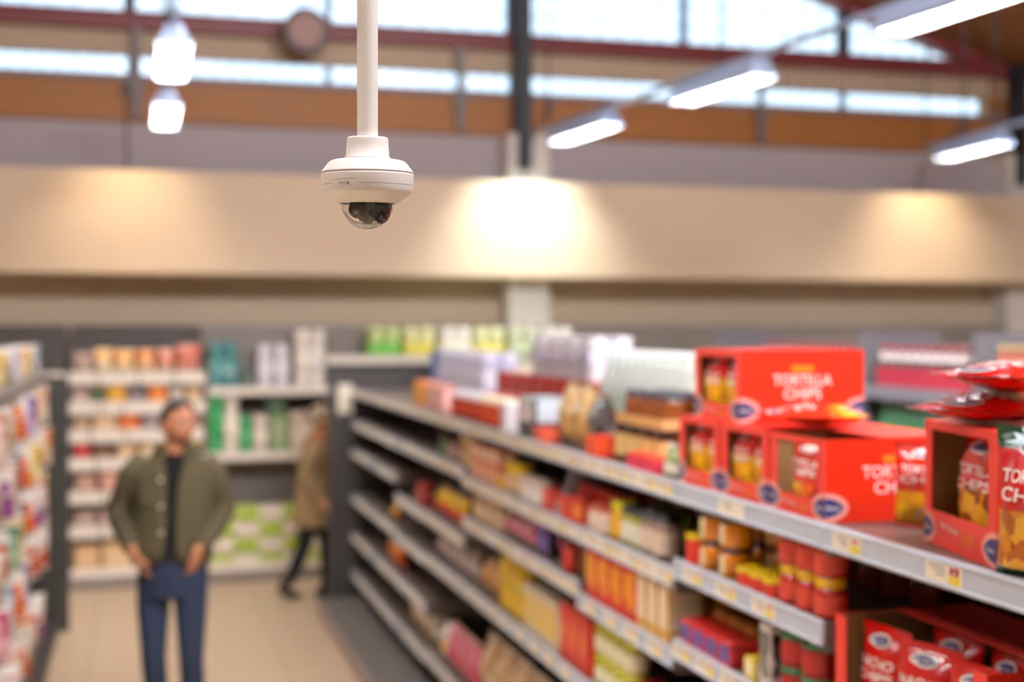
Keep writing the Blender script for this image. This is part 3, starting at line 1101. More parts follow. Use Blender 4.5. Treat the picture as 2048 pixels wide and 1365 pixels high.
def display_box(L, d, h, lip, post, name='display_box', open_top=False, side_text=True, rim=True, title=('TORTILLA', 'CHIPS')):
    """open-front shelf tray: front -Y, length L along x, side with lettering +x"""
    def f():
        t = 0.0035
        x0, x1, y0, y1 = -L / 2, L / 2, 0.0, d
        o = empty(name)
        obj('side_panel', MB().box(x1 - t, x1, y0 + t, y1, 0, h), m_box, o)
        obj('side_panel', MB().box(x0, x0 + t, y0 + t, y1, 0, h), m_box, o)
        fr = MB().box(x0, x1, y0 - 0.0005, y0 + t, 0, lip).box(x0, x0 + post, y0 - 0.0005, y0 + t, lip, h).box(x1 - post, x1, y0 - 0.0005, y0 + t, lip, h)
        if rim:
            fr.box(x0 + post, x1 - post, y0 - 0.0005, y0 + t, h - 0.016, h)
        obj('front_panel', fr, m_boxfront, o)
        ins = MB().box(x0 + t, x1 - t, y1 - t, y1, 0.002, h).box(x0 + t, x1 - t, y0 + t, y1 - t, 0, 0.003)
        ins.box(x0 + t, x0 + t + 0.001, y0 + t, y1 - t, 0.003, h - 0.001).box(x1 - t - 0.001, x1 - t, y0 + t, y1 - t, 0.003, h - 0.001)
        obj('inner_board', ins, m_kraft, o)
        if open_top:
            obj('top_flap', MB().box(x0 + 0.004, x1 - 0.004, d * 0.42, d, h, h + 0.003), m_boxfront, o)
        else:
            obj('top_panel', MB().box(x0, x1, y0, y1, h - 0.001, h + 0.003), m_boxfront, o)
        # corner emblems: half on the front, half on the side

        def front(x, z, off):
            return (x, y0 - 0.0012 - off, z)

        def side(x, z, off):
            return (x1 + 0.0008 + off, y0 + x, z)
        cz = 0.036
        for fn, cx, sgn in ((front, x1, -1), (front, x0, 1), (side, 0, 1), (side, d, -1)):
            em = MB()
            eye(em, fn, cx, cz, 0.062, 0.035, 0, sgn)
            eye(em, fn, cx, cz, 0.050, 0.023, 1, sgn, 0.9, off=0.0004)
            text_on(em, 'Santa' if sgn < 0 else 'Maria', 0.034, 0.011, lambda x, z: fn(cx + sgn * 0.021 + x, cz + z, 0.0008), 2, bold=0.01)
            obj('emblem', em, [m_halo, m_navy, m_whitep], o, label='half of a navy pointed oval emblem with pale pink border')
        lt = MB()
        text_on(lt, 'My friendly', L * 0.24, lip * 0.2, lambda x, z: front(x - L * 0.12, lip * 0.6 + z - x * 0.06, 0.0), 0, bold=0.015)
        text_on(lt, 'Tortilla', L * 0.2, lip * 0.26, lambda x, z: front(x + L * 0.12, lip * 0.55 + z, 0.0), 1, bold=0.02)
        lt.add([front(L * 0.04, lip * 0.3, 0), front(L * 0.21, lip * 0.33, 0), front(L * 0.21, lip * 0.37, 0), front(L * 0.04, lip * 0.34, 0)], [(0, 1, 2, 3)], 1)
        if side_text:
            text_on(lt, title[0], d * 0.47, h * 0.15, lambda x, z: side(d * 0.5 + x, h * 0.60 + z, 0.0), 0, bold=0.012)
            text_on(lt, title[1], d * 0.30, h * 0.15, lambda x, z: side(d * 0.5 + x, h * 0.41 + z, 0.0), 0, bold=0.012)
            lt.add([side(d * 0.41, h * 0.71, 0), side(d * 0.59, h * 0.71, 0), side(d * 0.59, h * 0.80, 0), side(d * 0.41, h * 0.80, 0)], [(0, 1, 2, 3)], 1)
        obj('lettering', lt, [m_whitep, m_orangep], o)
        return o
    return f


def chip_bag(w_, h, th, seed, title, top='#d8150f', low=None, green=False, name='chip_bag', tfrac=0.62, zt=0.42):
    """glossy snack bag with lettering, emblem and a picture of chips"""
    def f():
        mats = [C(top, 0.2, 0.6), low or P_chips, C('#1d4a2a', 0.2, 0.6) if green else C(top, 0.18, 0.6), m_whitep]
        zones = ((0.06, 2), (0.45, 1), (0.84, 0), (1.0, 2)) if green else ((0.03, 2), (zt, 1), (0.96, 0), (1.0, 2))
        o = obj(name, bag_geo(w_, h, th, seed, 18, 26, zones), mats)

        def fn(x, z, off=0.0):
            return bag_point(x, z, w_, h, th, seed, 0.0022 + off)
        lt = MB()
        y = h * (tfrac + 0.06)
        for wd in title:
            wid = min(w_ * 0.66, w_ * 0.14 * len(wd))
            text_on(lt, wd, wid, h * 0.085, lambda x, z: fn(x, y + z), bold=0.02)
            y -= h * 0.115
        obj('lettering', lt, m_whitep, o)
        em = MB()
        eye(em, lambda x, z, off: fn(x, z, off), 0, h * 0.86, w_ * 0.22, h * 0.055, 0)
        eye(em, lambda x, z, off: fn(x, z, off), 0, h * 0.86, w_ * 0.18, h * 0.036, 1, 0, 0.9, off=0.0008)
        text_on(em, 'Santa Maria', w_ * 0.26, h * 0.02, lambda x, z: fn(x, h * 0.86 + z, 0.0016), 0, bold=0.01)
        obj('emblem', em, [m_whitep, m_navy], o, label='navy pointed oval emblem with a white border')
        if green:
            rd = MB()
            n = 20
            for k_, (rr, mi) in enumerate(((0.026, 0), (0.019, 1))):
                pts = [fn(w_ * 0.22 + rr * math.cos(2 * PI * q / n), h * 0.13 + rr * math.sin(2 * PI * q / n), 0.0005 + 0.0008 * k_) for q in range(n)]
                rd.add(pts, [tuple(range(n))], mi)
            obj('round_badge', rd, [C('#2f5a38'), C('#b7b23c')], o, label='round green and yellow badge')
            lf = MB()
            for k_ in range(6):
                a = R(70 - 28 * k_ + 70 - 70)
                b0 = (-w_ * 0.12, h * 0.885)
                tip = (b0[0] + 0.05 * math.sin(a - 0.3), b0[1] + 0.035 * math.cos(a - 0.3))
                nx_, nz_ = math.cos(a - 0.3) * 0.007, -math.sin(a - 0.3) * 0.007
                mid = ((b0[0] + tip[0]) / 2, (b0[1] + tip[1]) / 2)
                lf.add([fn(*b0, 0.001), fn(mid[0] + nx_, mid[1] + nz_, 0.001), fn(*tip, 0.001), fn(mid[0] - nx_, mid[1] - nz_, 0.001)], [(0, 3, 2, 1)])
            obj('leaf_print', lf, C('#b8d6e0', 0.2), o)
        else:
            dp = MB()
            n = 18
            pts = [fn(w_ * 0.10 + w_ * 0.24 * math.cos(PI * q / (n - 1)), h * 0.10 + h * 0.16 * math.sin(PI * q / (n - 1)), 0.0006) for q in range(n)]
            dp.add(pts, [tuple(range(n))])
            obj('dip_bowl_print', dp, C('#d9d5b4', 0.2, 0.5), o, label='printed picture of a bowl of pale dip')
        return o
    return f


XF = 1.555
for key, yc, nm in (('dbox', 3.615, 'red snack display box under the tall stack, farthest of three on the top shelf'),
                    ('dbox', 3.312, 'red snack display box under the tall stack, middle of three on the top shelf'),
                    ('dbox_open', 3.012, 'red snack display box with folded-back lid and plain red side facing us')):
    put(key, display_box(0.285, 0.375, 0.198, 0.05, 0.034, open_top=key != 'dbox'), (XF, yc, ZTOP), FRONT, nm, 'display box')
put('dbox_top', display_box(0.30, 0.375, 0.198, 0.05, 0.026), (XF + 0.005, 3.50, ZTOP + 0.201), FRONT,
    'red snack display box stacked on two others, lettered TORTILLA CHIPS on its side', 'display box')
put('dbox_tall', display_box(0.354, 0.27, 0.262, 0.075, 0.034, open_top=False), (1.605, 2.405, ZTOP), FRONT - R(11),
    'tall coral display box with brown inside on the near part of top shelf', 'display box')
# bags standing in the boxes
bagA = chip_bag(0.128, 0.186, 0.06, 1.0, ('TORTILLA', 'CHIPS'), low=P_chipsy, zt=0.62)
bagR = chip_bag(0.205, 0.185, 0.07, 4.0, ('TORTILLA', 'CHIPS'), low=P_flame, top='#c93a22')
for y, zz, lb in ((3.683, 0, 'small red and yellow chip bag inside farthest display box, farther of two'), (3.547, 0, 'small red and yellow chip bag inside farthest display box, nearer of two'),
                  (3.38, 0, 'small red and yellow chip bag inside middle display box, farther of two'), (3.244, 0, 'small red and yellow chip bag inside middle display box, nearer of two'),
                  (3.57, 0.201, 'small red and yellow chip bag in the topmost display box, farther of two'), (3.425, 0.201, 'small red and yellow chip bag in the topmost display box, nearer of two')):
    put('bagA', bagA, (XF + 0.043, y, ZTOP + zz + 0.004), FRONT, lb, 'chip bag', 'chip bags in the red display boxes')
put('bagR', bagR, (XF + 0.045, 3.012, ZTOP + 0.004), FRONT, 'red brown chip bag inside the display box with the folded-back lid', 'chip bag')
bagB = chip_bag(0.22, 0.25, 0.085, 2.0, ('TORTILLA', 'CHIPS'), low=P_chips, zt=0.52)
put('bagB', bagB, (1.665, 2.385, ZTOP + 0.004), FRONT - R(9), 'red chip bag lettered TORTILLA CHIPS inside the tall coral box', 'chip bag')
put('bagB', bagB, (1.775, 2.375, ZTOP + 0.004), FRONT - R(11), 'second chip bag in the tall coral box, behind the lettered one', 'chip bag')
# bag standing alone beside the open box, seen edge on
bagE = chip_bag(0.17, 0.20, 0.085, 3.0, ('TORTILLA', 'CHIPS'), low=P_chipsy, top='#d8260f', name='chip_bag')
put('bagE', bagE, (1.755, 2.745, ZTOP + 0.001), R(-52), 'orange red chip bag standing loose between two display boxes', 'chip bag')
# bag lying on the open box and bags lying on the tall one
bagL = chip_bag(0.20, 0.27, 0.052, 5.0, ('TORTILLA', 'CHIPS'), low=P_flame, top='#e0301c')
o = put('bagL', bagL, (0, 0, 0), 0, 'red chip bag lying flat on the open display box', 'chip bag')
m_ = Matrix.Rotation(R(84), 4, 'Z') @ Matrix.Rotation(R(-90), 4, 'X')
o.rotation_euler = m_.to_euler()
o.location = Vector((1.69, 3.20, ZTOP + 0.201 + 0.034)) - m_ @ Vector((0, 0, 0.135))
bagT = chip_bag(0.22, 0.30, 0.055, 6.0, ('TORTILLA', 'CHIPS'), low=P_chips, top='#d81c12')
for (x, y, zz, a, tl), lb in (((1.68, 2.42, 0.036, 120, -90), 'shiny red chip bag lying directly on the tall coral box lid'), ((1.70, 2.36, 0.100, 104, -88), 'shiny red chip bag lying uppermost above the tall coral box')):
    o = put('bagT', bagT, (0, 0, 0), 0, lb, 'chip bag')
    m_ = Matrix.Rotation(R(a), 4, 'Z') @ Matrix.Rotation(R(tl), 4, 'X')
    o.rotation_euler = m_.to_euler()
    o.location = Vector((x, y, ZTOP + 0.265 + zz)) - m_ @ Vector((0, 0, 0.15))
# green topped bags at the front right
bagG = chip_bag(0.22, 0.285, 0.10, 8.0, ('TORTILLA', 'CHIPS'), low=P_chips, green=True, top='#cc1810')
put('bagG', bagG, (1.579, 2.09, ZTOP), FRONT + R(18), 'green topped chip bag in front of the tall box, nearer of two', 'chip bag', 'green topped chip bags')
put('bagG', bagG, (1.72, 2.06, ZTOP), FRONT + R(18), 'green topped chip bag in front of the tall box, behind its twin', 'chip bag', 'green topped chip bags')

# big red box of nacho bags on the second shelf of the nearest bay
put('nbox', display_box(0.58, 0.36, 0.275, 0.07, 0.045, side_text=True, open_top=True, rim=False, title=('NACHO', 'CHIPS')), (XF, 2.525, 1.21), FRONT,
    'large open red box of nacho bags on the second shelf', 'display box')
bagN = chip_bag(0.178, 0.262, 0.08, 9.0, ('NACHO', 'CHIPS'), low=P_flame, top='#cf160f')
for y, x, a, lb in ((2.715, 1.63, 6, 'red nacho chip bag in the open red box, farthest of the front row'), (2.535, 1.625, 18, 'red nacho chip bag in the open red box, middle of the front row'),
                    (2.345, 1.62, 10, 'red nacho chip bag in the open red box, nearest of the front row'), (2.62, 1.75, 4, 'red nacho chip bag in back row of the open box, farther one'),
                    (2.42, 1.75, -6, 'red nacho chip bag in back row of the open box, nearer one')):
    put('bagN', bagN, (x, y, 1.214), FRONT + R(a), lb, 'chip bag', 'nacho bags in the open red box')

# ------------------------------------------------------------------ top shelf, from the empty end towards us
T = ZTOP
run('c_or', carton(0.13, 0.09, 0.15, '#e58a16', '#f3b13a', '#f0a69a'), [7.86, 7.70], 1.62, T, 'small orange carton with pink top on the top shelf', 'carton', end='the jars')
run('c_pk', carton(0.13, 0.09, 0.14, '#dd8f84', '#f0c2b8', '#efb0a6'), [7.52, 7.36, 7.20], 1.62, T, 'small pink carton on the top shelf beside the white lidded jars', 'carton')
run('j_wl', jar(0.058, 0.135, '#a8321e', '#e8e4ea', '#c9431f', 0.03), [6.86, 6.71, 6.56, 6.41], 1.62, T, 'red jar with white lid on the top shelf', 'jar')
run('j_gl', jar(0.058, 0.135, '#b23a1c', '#efe6c4', '#d9501f', 0.03), [6.26, 6.11, 5.96], 1.62, T, 'red jar with cream lid on the top shelf', 'jar')
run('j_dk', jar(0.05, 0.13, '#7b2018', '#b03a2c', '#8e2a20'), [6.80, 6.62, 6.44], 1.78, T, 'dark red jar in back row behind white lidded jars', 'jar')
run('c_wh', carton(0.10, 0.10, 0.13, '#e3dcdc', '#c9bfc4'), [5.78], 1.60, T, 'small white carton beside the pale blue and black carton', 'carton')
run('c_bl', carton(0.24, 0.15, 0.17, '#2e2c30', PRINT('pale_blue_print', ['#d5dfe6', '#a9c9d2', '#e8d6d8', '#c4d4e0'], 14), '#bcd3dc', pz=(0.42, 0.98)), [5.42], 1.63, T, 'pale blue and pink carton with a black base on the top shelf', 'carton')
run('c_rs', carton(0.12, 0.08, 0.06, '#d9472c', '#e86a4a'), [5.22], 1.585, T, 'low red carton before the brown paper bags', 'carton')
run('b_tan', bag(0.17, 0.25, 0.11, '#d9b47c', '#c79a5c', '#e2c392', 2, name='paper_bag', patch='#eadcb8'), [5.10, 4.92], 1.66, T, 'tan paper bag with a pale label on the top shelf', 'bag')
run('b_blk', bag(0.17, 0.22, 0.11, '#4a4442', PRINT('grey_speckle', ['#3a3634', '#6a6462', '#8a8280', '#2c2826'], 40), '#c8b08a', 3, patch='#8f8784'), [4.74], 1.655, T, 'black and grey speckled bag on the top shelf beside tan bags', 'bag')
run('c_ro', carton(0.20, 0.10, 0.165, '#e02c1c', None, '#f0a040'), [4.72, 4.50], 1.893, T, 'red carton with an orange top behind the cans', 'carton')
run('c_r2', carton(0.13, 0.09, 0.075, '#e2401f', '#ee5a30'), [4.565], 1.595, T, 'low orange red carton at the rail before the cans', 'carton')
run('can_d', can(0.055, 0.135, '#5a3a24', '#34304a', '#e6c27e'), [4.43, 4.305, 4.175, 4.05], 1.65, T, 'brown can with dark lid and cream label on the top shelf', 'can')
run('can_b', can(0.055, 0.135, '#4c3020', '#2c2a3a', '#d9a84a'), [4.43, 4.305, 4.175, 4.05], 1.775, T, 'brown can with dark lid, back row on the top shelf', 'can')
put('ctray', tray(0.44, 0.24, 0.035, '#d8a56a'), (1.712, 4.20, T + 0.136), FRONT, 'tan cardboard tray of brown jars set on the cans', 'tray')
run('j_br', jar(0.045, 0.11, '#7a3d12', '#2a2a36', '#8e4a16'), span(4.055, 4, 0.1), 1.65, T + 0.140, 'brown jar with black lid in the raised tray, front row', 'jar')
run('j_br2', jar(0.045, 0.11, '#7a3d12', '#2a2a36'), span(4.055, 4, 0.1), 1.75, T + 0.140, 'brown jar with black lid in the raised tray, back row', 'jar')
run('c_r3', carton(0.12, 0.06, 0.055, '#e8402c', '#d83a5a'), [4.13, 3.99], 1.575, T, 'flat red packet lying at the rail before the cans', 'packet')
run('bt_g', bottle(0.026, 0.105, '#8a9a5a', '#d8d4c4', '#e8e2d0'), [3.875], 1.58, T, 'small bottle with cream label beside the farthest display box', 'bottle')
run('bt_g2', bottle(0.026, 0.105, '#6f8a4a', '#c8c4b4', '#dfd8c0'), [3.82], 1.585, T, 'small green bottle close beside the farthest display box', 'bottle')

# ------------------------------------------------------------------ second shelf
Z = 1.45
run('s2_gj', jar(0.04, 0.12, '#4c7a4a', '#7a3a2a', '#86a57c'), [7.25], 1.63, Z, 'green jar on the second shelf by the empty bays', 'jar')
run('s2_pj', jar(0.045, 0.10, '#b98a84', '#8a5a5a', '#d8b4a8'), [7.05, 6.93], 1.63, Z, 'pinkish jar on the second shelf beside the green jar', 'jar')
run('s2_cj', jar(0.045, 0.098, '#e3bd7c', '#c7a064', '#efd2a0'), [6.70, 6.56], 1.62, Z, 'cream jar on the second shelf, lower of its pile', 'jar', end='the near pile')
run('s2_cj2', jar(0.045, 0.098, '#e8c486', '#c7a064', '#f0d8ac'), [6.70, 6.56], 1.62, Z + 0.0995, 'cream jar on the second shelf, upper of its pile', 'jar', end='the near pile')
Z = 1.42
run('s2_oc', carton(0.13, 0.10, 0.085, '#dd8f5c', '#eeb08a'), [6.38, 6.24, 6.10, 5.96], 1.61, Z, 'peach carton in the lower layer on the second shelf', 'carton')
run('s2_rc', carton(0.13, 0.10, 0.085, '#d2553c', '#ecd0b4', '#8a4434'), [6.38, 6.24, 6.10, 5.96], 1.61, Z + 0.087, 'red and cream carton stacked on a peach carton', 'carton')
run('s2_yj', jar(0.05, 0.13, '#dcae7c', '#f0cb0e', '#e9c39a', 0.04), [5.78, 5.66], 1.61, Z, 'cream jar with yellow lid on the second shelf', 'jar')
run('s2_yp', carton(0.07, 0.07, 0.06, '#d99a1c', '#e8b23a'), [5.856], 1.583, Z, 'low amber packet before the yellow lidded jars', 'packet')
run('s2_wh', jar(0.045, 0.10, '#e8d8cc', '#d8c4b8', '#f0e6dc'), [5.50, 5.39, 5.28], 1.60, Z, 'white tub on the second shelf below the tan bags', 'tub')
dv = MB().add([(-0.003, -0.20, 0), (0.003, -0.20, 0), (0.003, 0.2, 0), (-0.003, 0.2, 0), (-0.003, -0.20, 0.19), (0.003, -0.20, 0.19), (0.003, 0.12, 0.19), (-0.003, 0.12, 0.19)],
              [(3, 2, 1, 0), (4, 5, 6, 7), (0, 1, 5, 4), (1, 2, 6, 5), (2, 3, 7, 6), (3, 0, 4, 7)])
dvo = obj('shelf_divider', dv, PM('divider_plastic', '#a9b0c2', 0.3), None, (1.748, 5.02, Z + 0.0012), R(90))
tag(dvo, 'pale blue grey divider plate standing on the second shelf', 'divider')
run('s2_rp', carton(0.10, 0.09, 0.085, '#cf2f22', '#e2604a'), [5.12, 4.90], 1.593, Z, 'red carton at the rail of second shelf beside the divider', 'carton')
run('s2_rt', can(0.046, 0.12, '#c9281c', '#e04030', '#e8622c'), [4.95, 4.84, 4.73, 4.61], 1.68, Z, 'red tin on the second shelf, second row, beside cream jars', 'tin')
run('s2_rt2', can(0.045, 0.10, '#d5331f', '#b8281c', '#ea7a3a'), [4.78], 1.593, Z, 'bright red tin at the rail of second shelf', 'tin')
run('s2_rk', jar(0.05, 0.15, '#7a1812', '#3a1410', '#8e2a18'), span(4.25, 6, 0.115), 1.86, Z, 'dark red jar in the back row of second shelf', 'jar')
run('s2_cr', jar(0.042, 0.10, '#d8b8a4', '#b8432c', '#e6d0bc'), [4.58, 4.485], 1.59, Z, 'cream jar with red lid on the second shelf', 'jar')
run('s2_ym', jar(0.046, 0.13, '#e8a80c', '#e8d810', '#f0b818', 0.035), [4.385], 1.61, Z, 'mustard yellow jar with bright yellow lid on the second shelf', 'jar')
run('s2_wg', jar(0.04, 0.125, '#a3a83c', '#26221e', '#e9e6cf', 0.02), [4.275, 4.18], 1.60, Z, 'green jar with white label and black lid', 'jar')
run('s2_wg2', jar(0.04, 0.125, '#8e9638', '#6f7a1c', '#d8d8b4', 0.02), [4.30, 4.20, 4.10], 1.71, Z, 'green jar with olive lid in second row', 'jar')
run('s2_dc', jar(0.046, 0.14, '#9a8478', '#1d1a1a', '#dcc6b2', 0.025), [4.07, 3.965], 1.60, Z, 'jar with beige label and black lid beside the green jars', 'jar')
run('s2_ol', jar(0.045, 0.16, '#4c5a2a', '#2c3a20', '#6a7448'), [4.02, 3.92, 3.81], 1.77, Z, 'dark green jar behind the beige labelled jars', 'jar')
Z = 1.455
run('s2_yl', can(0.043, 0.085, '#dc3a28', '#f0c90c', None), [3.685], 1.593, Z, 'squat red tin with yellow lid beside the orange jars', 'tin')
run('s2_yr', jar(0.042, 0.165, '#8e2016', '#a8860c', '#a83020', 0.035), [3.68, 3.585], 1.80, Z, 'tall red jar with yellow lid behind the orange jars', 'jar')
oj = jar(0.0475, 0.082, '#e0860a', '#1e1b1c', None, 0.012)
ojl = jar(0.0475, 0.082, '#e0860a', '#1e1b1c', None, 0.012)


def ojar():
    o = oj()
    vs, n = [], 8
    for zz in (0.01, 0.062):
        for q in range(n + 1):
            a = R(-150) + R(80) * q / n
            vs.append((0.0485 * math.cos(a), 0.0485 * math.sin(a), zz))
    obj('jar_label', MB().add(vs, [(q, q + 1, q + 2 + n, q + 1 + n) for q in range(n)], 0, True), C('#f2dfae', 0.5), o)
    return o


for lay, nm in ((0, 'lower'), (1, 'upper')):
    run('s2_oj', ojar, [3.585, 3.45], 1.60, Z + lay * 0.083, 'orange jar with black lid and cream label, %s one' % nm, 'jar', 'orange jars with black lids', rz=FRONT)
    run('s2_oj', ojar, [3.52, 3.41], 1.72, Z + lay * 0.083, 'orange jar with black lid in second row, %s one' % nm, 'jar', 'orange jars with black lids', rz=FRONT)
run('s2_yt', can(0.036, 0.048, '#e0402a', '#f0cc10', None), [3.335, 3.255, 3.175], 1.587, Z, 'low red tin with yellow lid at the rail', 'tin')
run('s2_yt2', can(0.036, 0.048, '#c8a00c', '#e0b80c', None), [3.30, 3.21], 1.66, Z, 'low yellow tin in the row behind the red ones', 'tin')
rjar = jar(0.04, 0.098, '#b52418', '#e8b80e', '#d84a34', 0.022)
for lay, nm in ((0, 'lower'), (1, 'upper')):
    run('s2_rj', rjar, [3.08, 2.988, 2.897], 1.588, Z + lay * 0.0995, 'red salsa jar with yellow lid, %s of its pile' % nm, 'jar', 'red salsa jars with yellow lids')
    run('s2_rjb', jar(0.04, 0.098, '#5e120e', '#b8860c', '#8e2a1e', 0.022), [3.32, 3.19, 3.06, 2.93], 1.87, Z + lay * 0.0995, 'red salsa jar with yellow lid coloured darker as shaded, %s' % nm, 'jar', 'salsa jars in the back row')  # back-row copy in darker colours that stand in for shade

# ------------------------------------------------------------------ third shelf
Z = 1.11
run('s3_yr', bag(0.15, 0.17, 0.09, '#e8bc0e', '#cf3a26', '#c93a2a', 11, name='snack_bag'), [7.28, 7.10, 6.92, 6.76], 1.62, Z, 'red bag with yellow top on the third shelf', 'bag')
run('s3_far', carton(0.12, 0.08, 0.13, '#b5403c', '#d05a5a'), [7.70], 1.60, Z, 'single red carton on the third shelf of the empty bays', 'carton')
Z = 1.215
run('s3_cj', jar(0.05, 0.13, '#dcb488', '#c8a078', '#f0d6b0'), [6.36, 6.23, 6.10, 5.97], 1.61, Z, 'cream tub on the third shelf beside the pink bags', 'tub')
run('s3_tan', carton(0.10, 0.08, 0.14, '#a86a3a', '#c8905a'), [6.30, 6.16], 1.74, Z, 'tan carton behind cream tubs on the third shelf', 'carton')
run('s3_pk', bag(0.15, 0.13, 0.08, '#d86a7c', '#e88a9c', '#f0b8c0', 12, patch='#f0c4c8'), [5.80, 5.64, 5.48], 1.61, Z, 'pink bag on the third shelf', 'bag')
run('s3_pu', bag(0.12, 0.16, 0.06, '#7a5aa8', '#8e7ac8', '#c03a7c', 13), [5.30], 1.60, Z, 'purple packet on the third shelf beside the pink bags', 'packet')
run('s3_dr', bag(0.13, 0.15, 0.07, '#7a1428', '#9a1c34', '#5a1020', 14), [5.16, 5.02], 1.65, Z, 'dark red packet on the third shelf', 'packet')
run('s3_rj', jar(0.04, 0.10, '#c83028', '#d84038'), [4.90], 1.59, Z, 'small red jar alone at the rail of the third shelf', 'jar')
run('s3_bj', jar(0.042, 0.12, '#7a5a30', '#5a4020'), [4.78], 1.62, Z, 'brown jar beside the red and orange cartons', 'jar')
Z = 1.18
for lay in (0,):
    run('s3_ro', carton(0.125, 0.10, 0.19, '#d02418', PRINT('red_orange_print', ['#e03020', '#f09018', '#d82818', '#f0a020', '#c82014'], 14)), [4.565, 4.435, 4.305, 4.175], 1.60, Z, 'red carton with orange picture on the third shelf', 'carton')
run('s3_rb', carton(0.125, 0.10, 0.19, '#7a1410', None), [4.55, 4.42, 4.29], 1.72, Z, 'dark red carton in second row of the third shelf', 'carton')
run('s3_cp', carton(0.075, 0.12, 0.20, '#dca84c', '#f2dfc0'), [4.06, 3.965, 3.87], 1.607, Z, 'tall cream and gold packet on the third shelf', 'packet')
run('s3_gp', bag(0.12, 0.18, 0.07, '#c08a1a', '#d89c24', '#b07a14', 15), [3.96, 3.84], 1.74, Z, 'gold bag behind the cream packets', 'bag')
Z = 1.215
run('s3_lr', carton(0.085, 0.10, 0.07, '#d22a24', PRINT('blue_stamp', ['#d83028', '#6a5aa0', '#e04038', '#e04038'], 16)), [3.69, 3.60, 3.51, 3.42], 1.597, Z, 'low red carton with blue stamp on the third shelf', 'carton')
run('s3_lo', carton(0.085, 0.10, 0.095, '#b0682a', '#c8843a'), [3.68, 3.58, 3.48], 1.70, Z, 'low tan carton behind the red ones', 'carton')
for i, (y, cc, lb) in enumerate(((3.335, '#b8924a', 'tan card packet leaning on the third shelf, farther one'), (3.255, '#a8823c', 'tan card packet leaning on the third shelf, nearer one'))):
    o = put('s3_cd', carton(0.09, 0.012, 0.16, '#b8924a', '#c8a45c', name='card_packet'), (1.67, y, Z + 0.003), FRONT + R(20), lb, 'packet', tilt=(R(-14), 0))
run('s3_gw', carton(0.06, 0.09, 0.175, '#d8d2cc', PRINT('grey_black_print', ['#c8c2bc', '#5a5654', '#e2dcd4', '#8a8480', '#2c2a28'], 22)), [3.165], 1.59, Z, 'white packet with grey and black print on the third shelf', 'packet')
run('s3_yw', carton(0.06, 0.07, 0.06, '#e8c81c', '#f0e6b4'), [3.265], 1.583, Z, 'low yellow and cream packet before the tan cards', 'packet')
for lay, nm in ((0, 'lower'), (1, 'upper')):
    run('s3_gt', can(0.047, 0.085, '#8e1c1c', '#1c7a44', '#b82824'), [3.065, 2.955], 1.595, Z + 0.086 * lay, 'dark red tin with green lid, %s of its pile' % nm, 'tin', 'red tins with green lids')

# ------------------------------------------------------------------ fourth shelf
Z = 0.88
run('s4_wb', bag(0.19, 0.15, 0.10, '#e0d0cc', PRINT('lilac_beige_print', ['#e8dcd8', '#c8b0c0', '#d8b48c', '#f0e6e0'], 18), '#b89cae', 16), [7.26, 7.05, 6.84, 6.62], 1.63, Z, 'white and lilac bag on the fourth shelf', 'bag')
run('s4_bb', bag(0.18, 0.17, 0.10, '#c8945a', '#b8824a', '#8a5a30', 17), [6.27, 6.08], 1.63, Z, 'tan bag on the fourth shelf beside the lilac bags', 'bag')
run('s4_yj', jar(0.055, 0.13, '#d8a81c', '#b8c020', '#dfb634'), [5.88, 5.75, 5.62], 1.62, Z, 'yellow jar on the fourth shelf, lower of its pile', 'jar')
run('s4_yj2', jar(0.055, 0.13, '#d8a81c', '#b8c020', '#dfb634'), [5.88, 5.75, 5.62], 1.62, Z + 0.131, 'yellow jar on the fourth shelf, upper of its pile', 'jar')
run('s4_wy', carton(0.11, 0.09, 0.19, '#d8c8b0', PRINT('white_yellow_print', ['#e8dcc8', '#e8c01c', '#d8a83a', '#c8b8b0'], 16, stretch=(1, 1, 0.3))), [5.42, 5.30, 5.18, 5.06], 1.60, Z, 'cream carton with yellow stripes on the fourth shelf', 'carton')
run('s4_rc', carton(0.11, 0.09, 0.21, '#cf2a1c', PRINT('red_amber_print', ['#e03428', '#d82a1c', '#e8761c', '#c82418'], 14)), [4.90, 4.78, 4.66], 1.60, Z, 'red carton on the fourth shelf beside yellow green jars', 'carton')
for lay, nm in ((0, 'lower'), (1, 'upper')):
    run('s4_gj', jar(0.045, 0.11, '#b4ae2c', '#c8c83c', '#e6e0c0', 0.02), [4.53, 4.43, 4.33, 4.23], 1.60, Z + lay * 0.111, 'yellow green jar with cream label, %s of its pile' % nm, 'jar', 'yellow green jars on the fourth shelf')
run('s4_rt', can(0.046, 0.11, '#c0241c', '#9a1c18', '#d84a3a'), [4.10, 3.99, 3.88], 1.60, Z, 'red tin on the fourth shelf beside yellow green jars', 'tin')
run('s4_rt2', can(0.05, 0.12, '#8e3a1c', '#6a2a14', '#c87a3a'), [3.62, 3.5, 3.38, 3.26, 3.14, 3.02], 1.62, Z, 'rust tin on the fourth shelf of the near bay', 'tin')

